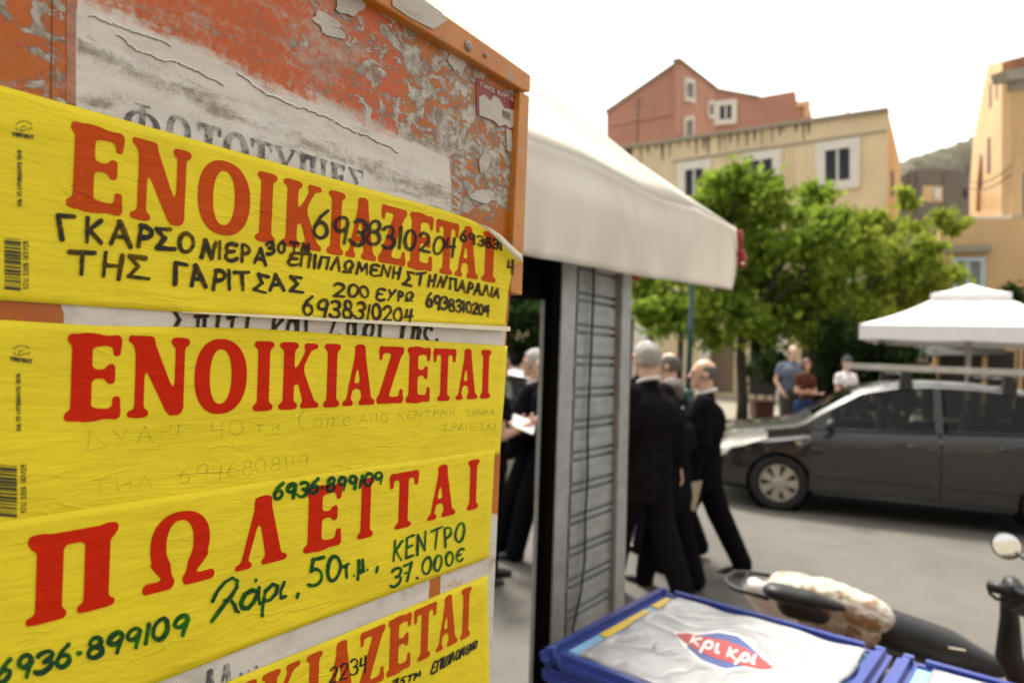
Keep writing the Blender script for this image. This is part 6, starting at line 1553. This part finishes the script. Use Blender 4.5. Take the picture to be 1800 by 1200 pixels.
def foliage(name, clumps, mat, parent, leaf=.10, dens=420, seed=1):
    """clumps: (centre, radius xyz); many small leaf faces on and inside each clump"""
    r_ = np.random.default_rng(seed); Vs = []; n = 0
    for c, (a, b, h) in clumps:
        k = int(dens * a * h * 1.4) + 60
        d = r_.normal(size=(k, 3)); d /= np.linalg.norm(d, axis=1)[:, None]; rad = np.abs(r_.normal(0, .62, k)) + .08
        lump = 1 + .25 * np.sin(d[:, 0] * 5 + seed) * np.sin(d[:, 2] * 6 + seed * 2)
        C = np.array(c) + d * (rad * lump)[:, None] * np.array([a, b, h])
        u = r_.normal(size=(k, 3)); u /= np.linalg.norm(u, axis=1)[:, None]; w = np.cross(u, r_.normal(size=(k, 3))); w /= np.linalg.norm(w, axis=1)[:, None]
        L = leaf * r_.uniform(.6, 1.4, k)[:, None]; u = u * L; w = w * L * .5
        q = np.stack([C - u, C + w, C + u, C - w], 1); Vs.append(q.reshape(-1, 3)); n += k
    V = np.concatenate(Vs); o = mesh_obj(name, V, np.arange(len(V)).reshape(-1, 4).tolist(), mat, parent); return o
def px_clumps(lst, Y, spread, seed=2):
    """(px, py, rx px, ry px) blobs at depth Y -> clumps scattered in depth"""
    r_ = random.Random(seed); out = []
    for px, py, rx, ry in lst:
        y_ = Y + r_.uniform(-spread, spread); c = at_y(px, py, y_); k = y_ / FPX; out.append((c, (rx * k, max(rx, ry) * k * 1.1, ry * k)))
    fine = []
    for c, (a, b, h) in out:
        fine.append((c, (a * .92, b * .92, h * .92)))
        for q in range(4):
            w = r_.uniform(0, 6.28); s_ = r_.uniform(.42, .68); fine.append((c + Vector((a * math.cos(w) * .85, r_.uniform(-1, 1) * b * .7, h * math.sin(w) * .85)), (max(a, h) * s_ * r_.uniform(.7, 1.1), a * s_, max(a, h) * s_ * r_.uniform(.6, 1.0))))
    return fine
def tree(label, base_px, Y, blobs, mat, r0__=.13, spread=1.6, leaf=.10, dens=420, seed=3, fork=.6, lean_px=0):
    b = at_y(base_px, 740, Y); b.z = .02; root = empty("street_tree", b, label, "tree", "trees in front of the beige building")
    cl = px_clumps(blobs, Y, spread, seed); r_ = random.Random(seed)
    top = at_y(base_px + lean_px, sum(q[1] for q in blobs) / len(blobs) + 20, Y); fk = b.lerp(top, fork); fk.z = b.z + (top.z - b.z) * fork
    mb = MB(); mb.tube([b, b.lerp(fk, .3) + Vector((.03, 0, 0)), b.lerp(fk, .7) - Vector((.03, 0, 0)), fk, fk.lerp(top, .6)], [r0__ * 1.25, r0__, r0__ * .9, r0__ * .8, r0__ * .4], 12); mb.build("trunk", M_bark, root, smooth=True)
    for c, rad in cl[::10]:
        mid = fk.lerp(Vector(c), .5) + Vector((r_.uniform(-.2, .2), r_.uniform(-.2, .2), r_.uniform(0, .25)))
        mb = MB(); mb.tube([fk, mid, Vector(c)], [r0__ * .42, r0__ * .26, r0__ * .08], 7); mb.build("limb", M_bark, root, smooth=True)
    foliage("crown", cl, mat, root, leaf, dens, seed); return root
tree("bright green street tree with a straight dark trunk, in front of the beige building", 1304, 17.4,
     [(1290, 320, 40, 26), (1262, 352, 42, 28), (1325, 345, 45, 30), (1232, 385, 34, 30), (1300, 390, 60, 38), (1370, 372, 45, 34), (1250, 430, 50, 36), (1330, 440, 60, 42), (1400, 420, 50, 40), (1200, 455, 45, 34), (1160, 500, 45, 30), (1270, 490, 60, 40), (1350, 500, 60, 40), (1420, 480, 50, 38), (1218, 530, 55, 36), (1300, 545, 60, 34), (1380, 548, 55, 34), (1180, 560, 40, 30), (1130, 490, 32, 26), (1250, 580, 45, 26), (1440, 350, 32, 24), (1345, 316, 24, 20), (1410, 560, 40, 30), (1340, 570, 40, 22), (1470, 400, 40, 30), (1145, 545, 28, 26), (1470, 450, 36, 34), (1460, 510, 36, 34), (1490, 545, 34, 26)], M_leafA, .13, 1.5, .115, 620, 3)
tree("yellow-green street tree with a sparse wide crown, left of the orange building", 1478, 18.5,
     [(1520, 420, 45, 30), (1570, 450, 45, 28), (1490, 470, 45, 34), (1545, 500, 55, 30), (1610, 490, 45, 24), (1640, 500, 36, 20), (1500, 540, 50, 30), (1460, 530, 40, 34), (1580, 530, 50, 26), (1655, 392, 30, 12), (1620, 430, 30, 14), (1545, 385, 26, 22), (1595, 345, 16, 18), (1690, 395, 20, 9), (1510, 570, 40, 24), (1450, 590, 36, 24), (1560, 560, 40, 18), (1590, 400, 24, 16), (1630, 465, 34, 22), (1560, 475, 40, 26), (1650, 480, 30, 18), (1478, 420, 36, 30), (1510, 385, 30, 24), (1535, 440, 40, 28)], M_leafB, .11, 1.4, .105, 520, 11, .55)
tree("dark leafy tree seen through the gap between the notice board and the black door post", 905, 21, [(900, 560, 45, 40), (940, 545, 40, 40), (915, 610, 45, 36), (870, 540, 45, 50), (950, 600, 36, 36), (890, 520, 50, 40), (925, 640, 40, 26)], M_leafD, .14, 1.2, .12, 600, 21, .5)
def bush(label, blobs, Y, mat, seed, leaf=.08, dens=500):
    cl = px_clumps(blobs, Y, .6, seed); b = cl[0][0].copy(); b.z = SWZ; root = empty("bush", b, label, "bush", "dark bushes along the square")
    for k, (c, r_) in enumerate(cl[:11:5]):
        mb = MB(); mb.tube([Vector((c.x, c.y, SWZ)), c.lerp(Vector((c.x, c.y, SWZ)), .5) + Vector((.05, 0, 0)), c], [.03, .025, .012], 7); mb.build("stem", M_bark, root, smooth=True)
    foliage("leaves", cl, mat, root, leaf, dens, seed)
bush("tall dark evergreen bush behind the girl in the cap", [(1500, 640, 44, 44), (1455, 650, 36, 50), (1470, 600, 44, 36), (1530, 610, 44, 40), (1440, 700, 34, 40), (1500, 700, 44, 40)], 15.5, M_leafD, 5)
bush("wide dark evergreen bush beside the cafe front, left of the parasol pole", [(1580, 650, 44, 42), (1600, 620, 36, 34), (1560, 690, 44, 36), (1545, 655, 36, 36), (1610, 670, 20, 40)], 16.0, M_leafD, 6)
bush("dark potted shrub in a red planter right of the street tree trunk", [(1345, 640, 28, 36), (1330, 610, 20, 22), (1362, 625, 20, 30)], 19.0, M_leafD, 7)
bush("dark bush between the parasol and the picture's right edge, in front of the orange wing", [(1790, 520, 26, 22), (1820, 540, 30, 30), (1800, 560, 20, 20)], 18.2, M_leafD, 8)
M_plant = plain("red_planter_clay", (.09, .03, .02), .8, 0, .25, 6)
for (px, Y, w_, lb) in ((1340, 18.6, .5, "low reddish planter box under the dark potted shrub right of the tree trunk"), (1592, 19.2, .0, "")):
    if not w_: continue
    c = at_y(px, 680, Y); mb = MB(); mb.box((c.x - w_ / 2, c.y - .25, SWZ), (c.x + w_ / 2, c.y + .25, SWZ + .42), None, .02); mb.box((c.x - w_ / 2 - .03, c.y - .28, SWZ + .422), (c.x + w_ / 2 + .03, c.y + .28, SWZ + .48), None, .015); tag(mb.build("planter", M_plant), lb, "planter")

# ================================================================== lamp post, parasol
M_teal = plain("teal_paint", (.028, .075, .085), .5, 0, .2, 10)
lb_ = at_y(1209, 700, 13.5); lp = empty("street_lamp", Vector((lb_.x, lb_.y, 0)), "dark teal iron lamp post rising behind the awning corner", "street lamp")
mb = MB(); Mt = Matrix.Translation((lb_.x, lb_.y, 0)); mb.lathe([(.20, SWZ - .13), (.20, .25), (.15, .32), (.14, .85), (.10, .95), (.12, 1.0), (.07, 1.06)], 16, Mt); mb.build("pedestal", M_teal, lp, smooth=True)
mb = MB(); mb.lathe([(.06, 1.06), (.055, 2.2), (.075, 2.24), (.05, 2.30), (.042, 3.9), (.06, 3.95), (.03, 4.05)], 14, Mt); mb.build("post", M_teal, lp, smooth=True)
mb = MB(); mb.lathe([(.05, 4.05), (.14, 4.12), (.17, 4.45), (.19, 4.5), (.10, 4.62), (.02, 4.72)], 12, Mt); mb.build("lantern", M_teal, lp, smooth=True)
pb_ = at_y(1703, 600, 13.0); ps = empty("parasol", Vector((pb_.x, pb_.y, SWZ)), "large square white cafe parasol with a small vent tier on top, behind the grey car", "parasol")
M_pw = plain("white_parasol_cloth", (.80, .79, .80), .8, 0, .05, 3); M_pole = plain("pale_pole", (.48, .45, .42), .5, .2, .1, 5)
hwid = 1.68; ang = -math.atan2(pb_.x, pb_.y); Rp = Matrix.Translation((pb_.x, pb_.y, 0)) @ Matrix.Rotation(ang, 4, 'Z')
fc = Rp @ Vector((-hwid, -hwid, 0)); ez = at_y(1517, 570, fc.y).z; vz = at_y(1517, 596, fc.y).z; tz_ = at_y(1697, 499, 13).z; mz = at_y(1697, 527, 13).z
c4 = [(-1, -1), (1, -1), (1, 1), (-1, 1)]
def pyramid(w0, z0, w1, z1, val, name):
    mb = MB(); V = []; F = []; n = 12
    for j in range(n + 1):
        t = j / n; w_ = w0 + (w1 - w0) * t; z_ = z0 + (z1 - z0) * (t ** 1.0) - .10 * math.sin(math.pi * t) * (w0 - w1) / 2
        for k in range(4):
            for i in range(8):
                a = Vector(c4[k]) .lerp(Vector(c4[(k + 1) % 4]), i / 8); sag = (1 - abs(2 * i / 8 - 1)) * .05 * (1 - t); V.append(Rp @ Vector((a.x * w_, a.y * w_, z_ + sag * 0)))
    m_ = 32; F = [(j * m_ + k, j * m_ + (k + 1) % m_, (j + 1) * m_ + (k + 1) % m_, (j + 1) * m_ + k) for j in range(n) for k in range(m_)]
    b = len(V)
    for k in range(m_):
        p = V[k]; V.append(Vector((p.x, p.y, p.z - val + .012 * math.sin(k * 1.9))))
    F += [(b + k, b + (k + 1) % m_, (k + 1) % m_, k) for k in range(m_)]
    o = mesh_obj(name, V, F, M_pw, ps); apply_mods(o, [('SOLIDIFY', dict(thickness=.006))]); return smooth_angle(o, 30)
pyramid(hwid, ez, .45, mz + .06, ez - vz, "canopy"); pyramid(.62, mz + .08, .02, tz_, .12, "vent_tier")
mb = MB(); mb.tube([(pb_.x, pb_.y, SWZ), (pb_.x, pb_.y, tz_ - .05)], .045, 12); mb.build("pole", M_pole, ps, smooth=True)
mb = MB(); mb.box((pb_.x - .4, pb_.y - .4, SWZ), (pb_.x + .4, pb_.y + .4, SWZ + .09), None, .02); mb.build("base_plate", M_corn, ps)
for k in range(4):
    mb = MB(); mb.tube([Rp @ Vector((0, 0, ez - .25)), Rp @ Vector((c4[k][0] * 1.1, c4[k][1] * 1.1, ez + .25))], .014, 6); mb.build("rib", M_pole, ps)
# ================================================================== the house across the street, behind the photographer (seen in the scooter's mirror and in the car's paint)
bA, bB = Vector((-22, -13, 0)), Vector((34, -15, 0)); bd = (bB - bA).normalized(); bn = Vector((-bd.y, bd.x, 0))
hb = empty("street_house", bA.lerp(bB, .5), "long pinkish-beige house across the street, reflected in the scooter mirror", "building")
M_pinkb = wall_mat("pinkish_beige_render", (.40, .335, .28), .3)
mb = MB(); q = [bA, bB, bB - bn * 7, bA - bn * 7]; mb.hexa(q, [p + UP * 11 for p in q]); mb.build("wall", M_pinkb, hb)
q = [bA + bn * .4, bB + bn * .4, bB - bn * 7, bA - bn * 7]; mb = MB(); mb.hexa([p + UP * 11.003 for p in q], [p + UP * 11.4 for p in q]); mb.build("roof", M_corn, hb)
for k in range(16):
    for lv in (1.0, 4.6, 8.0):
        c = bA + bd * (2.2 + 3.4 * k) + UP * lv; mb = MB(); q = [c, c + bd * 1.1, c + bd * 1.1 + UP * 1.8, c + UP * 1.8]
        mb.hexa([p - bn * .1 for p in q], [p + bn * .03 for p in q]); mb.build("window", M_pane, hb)
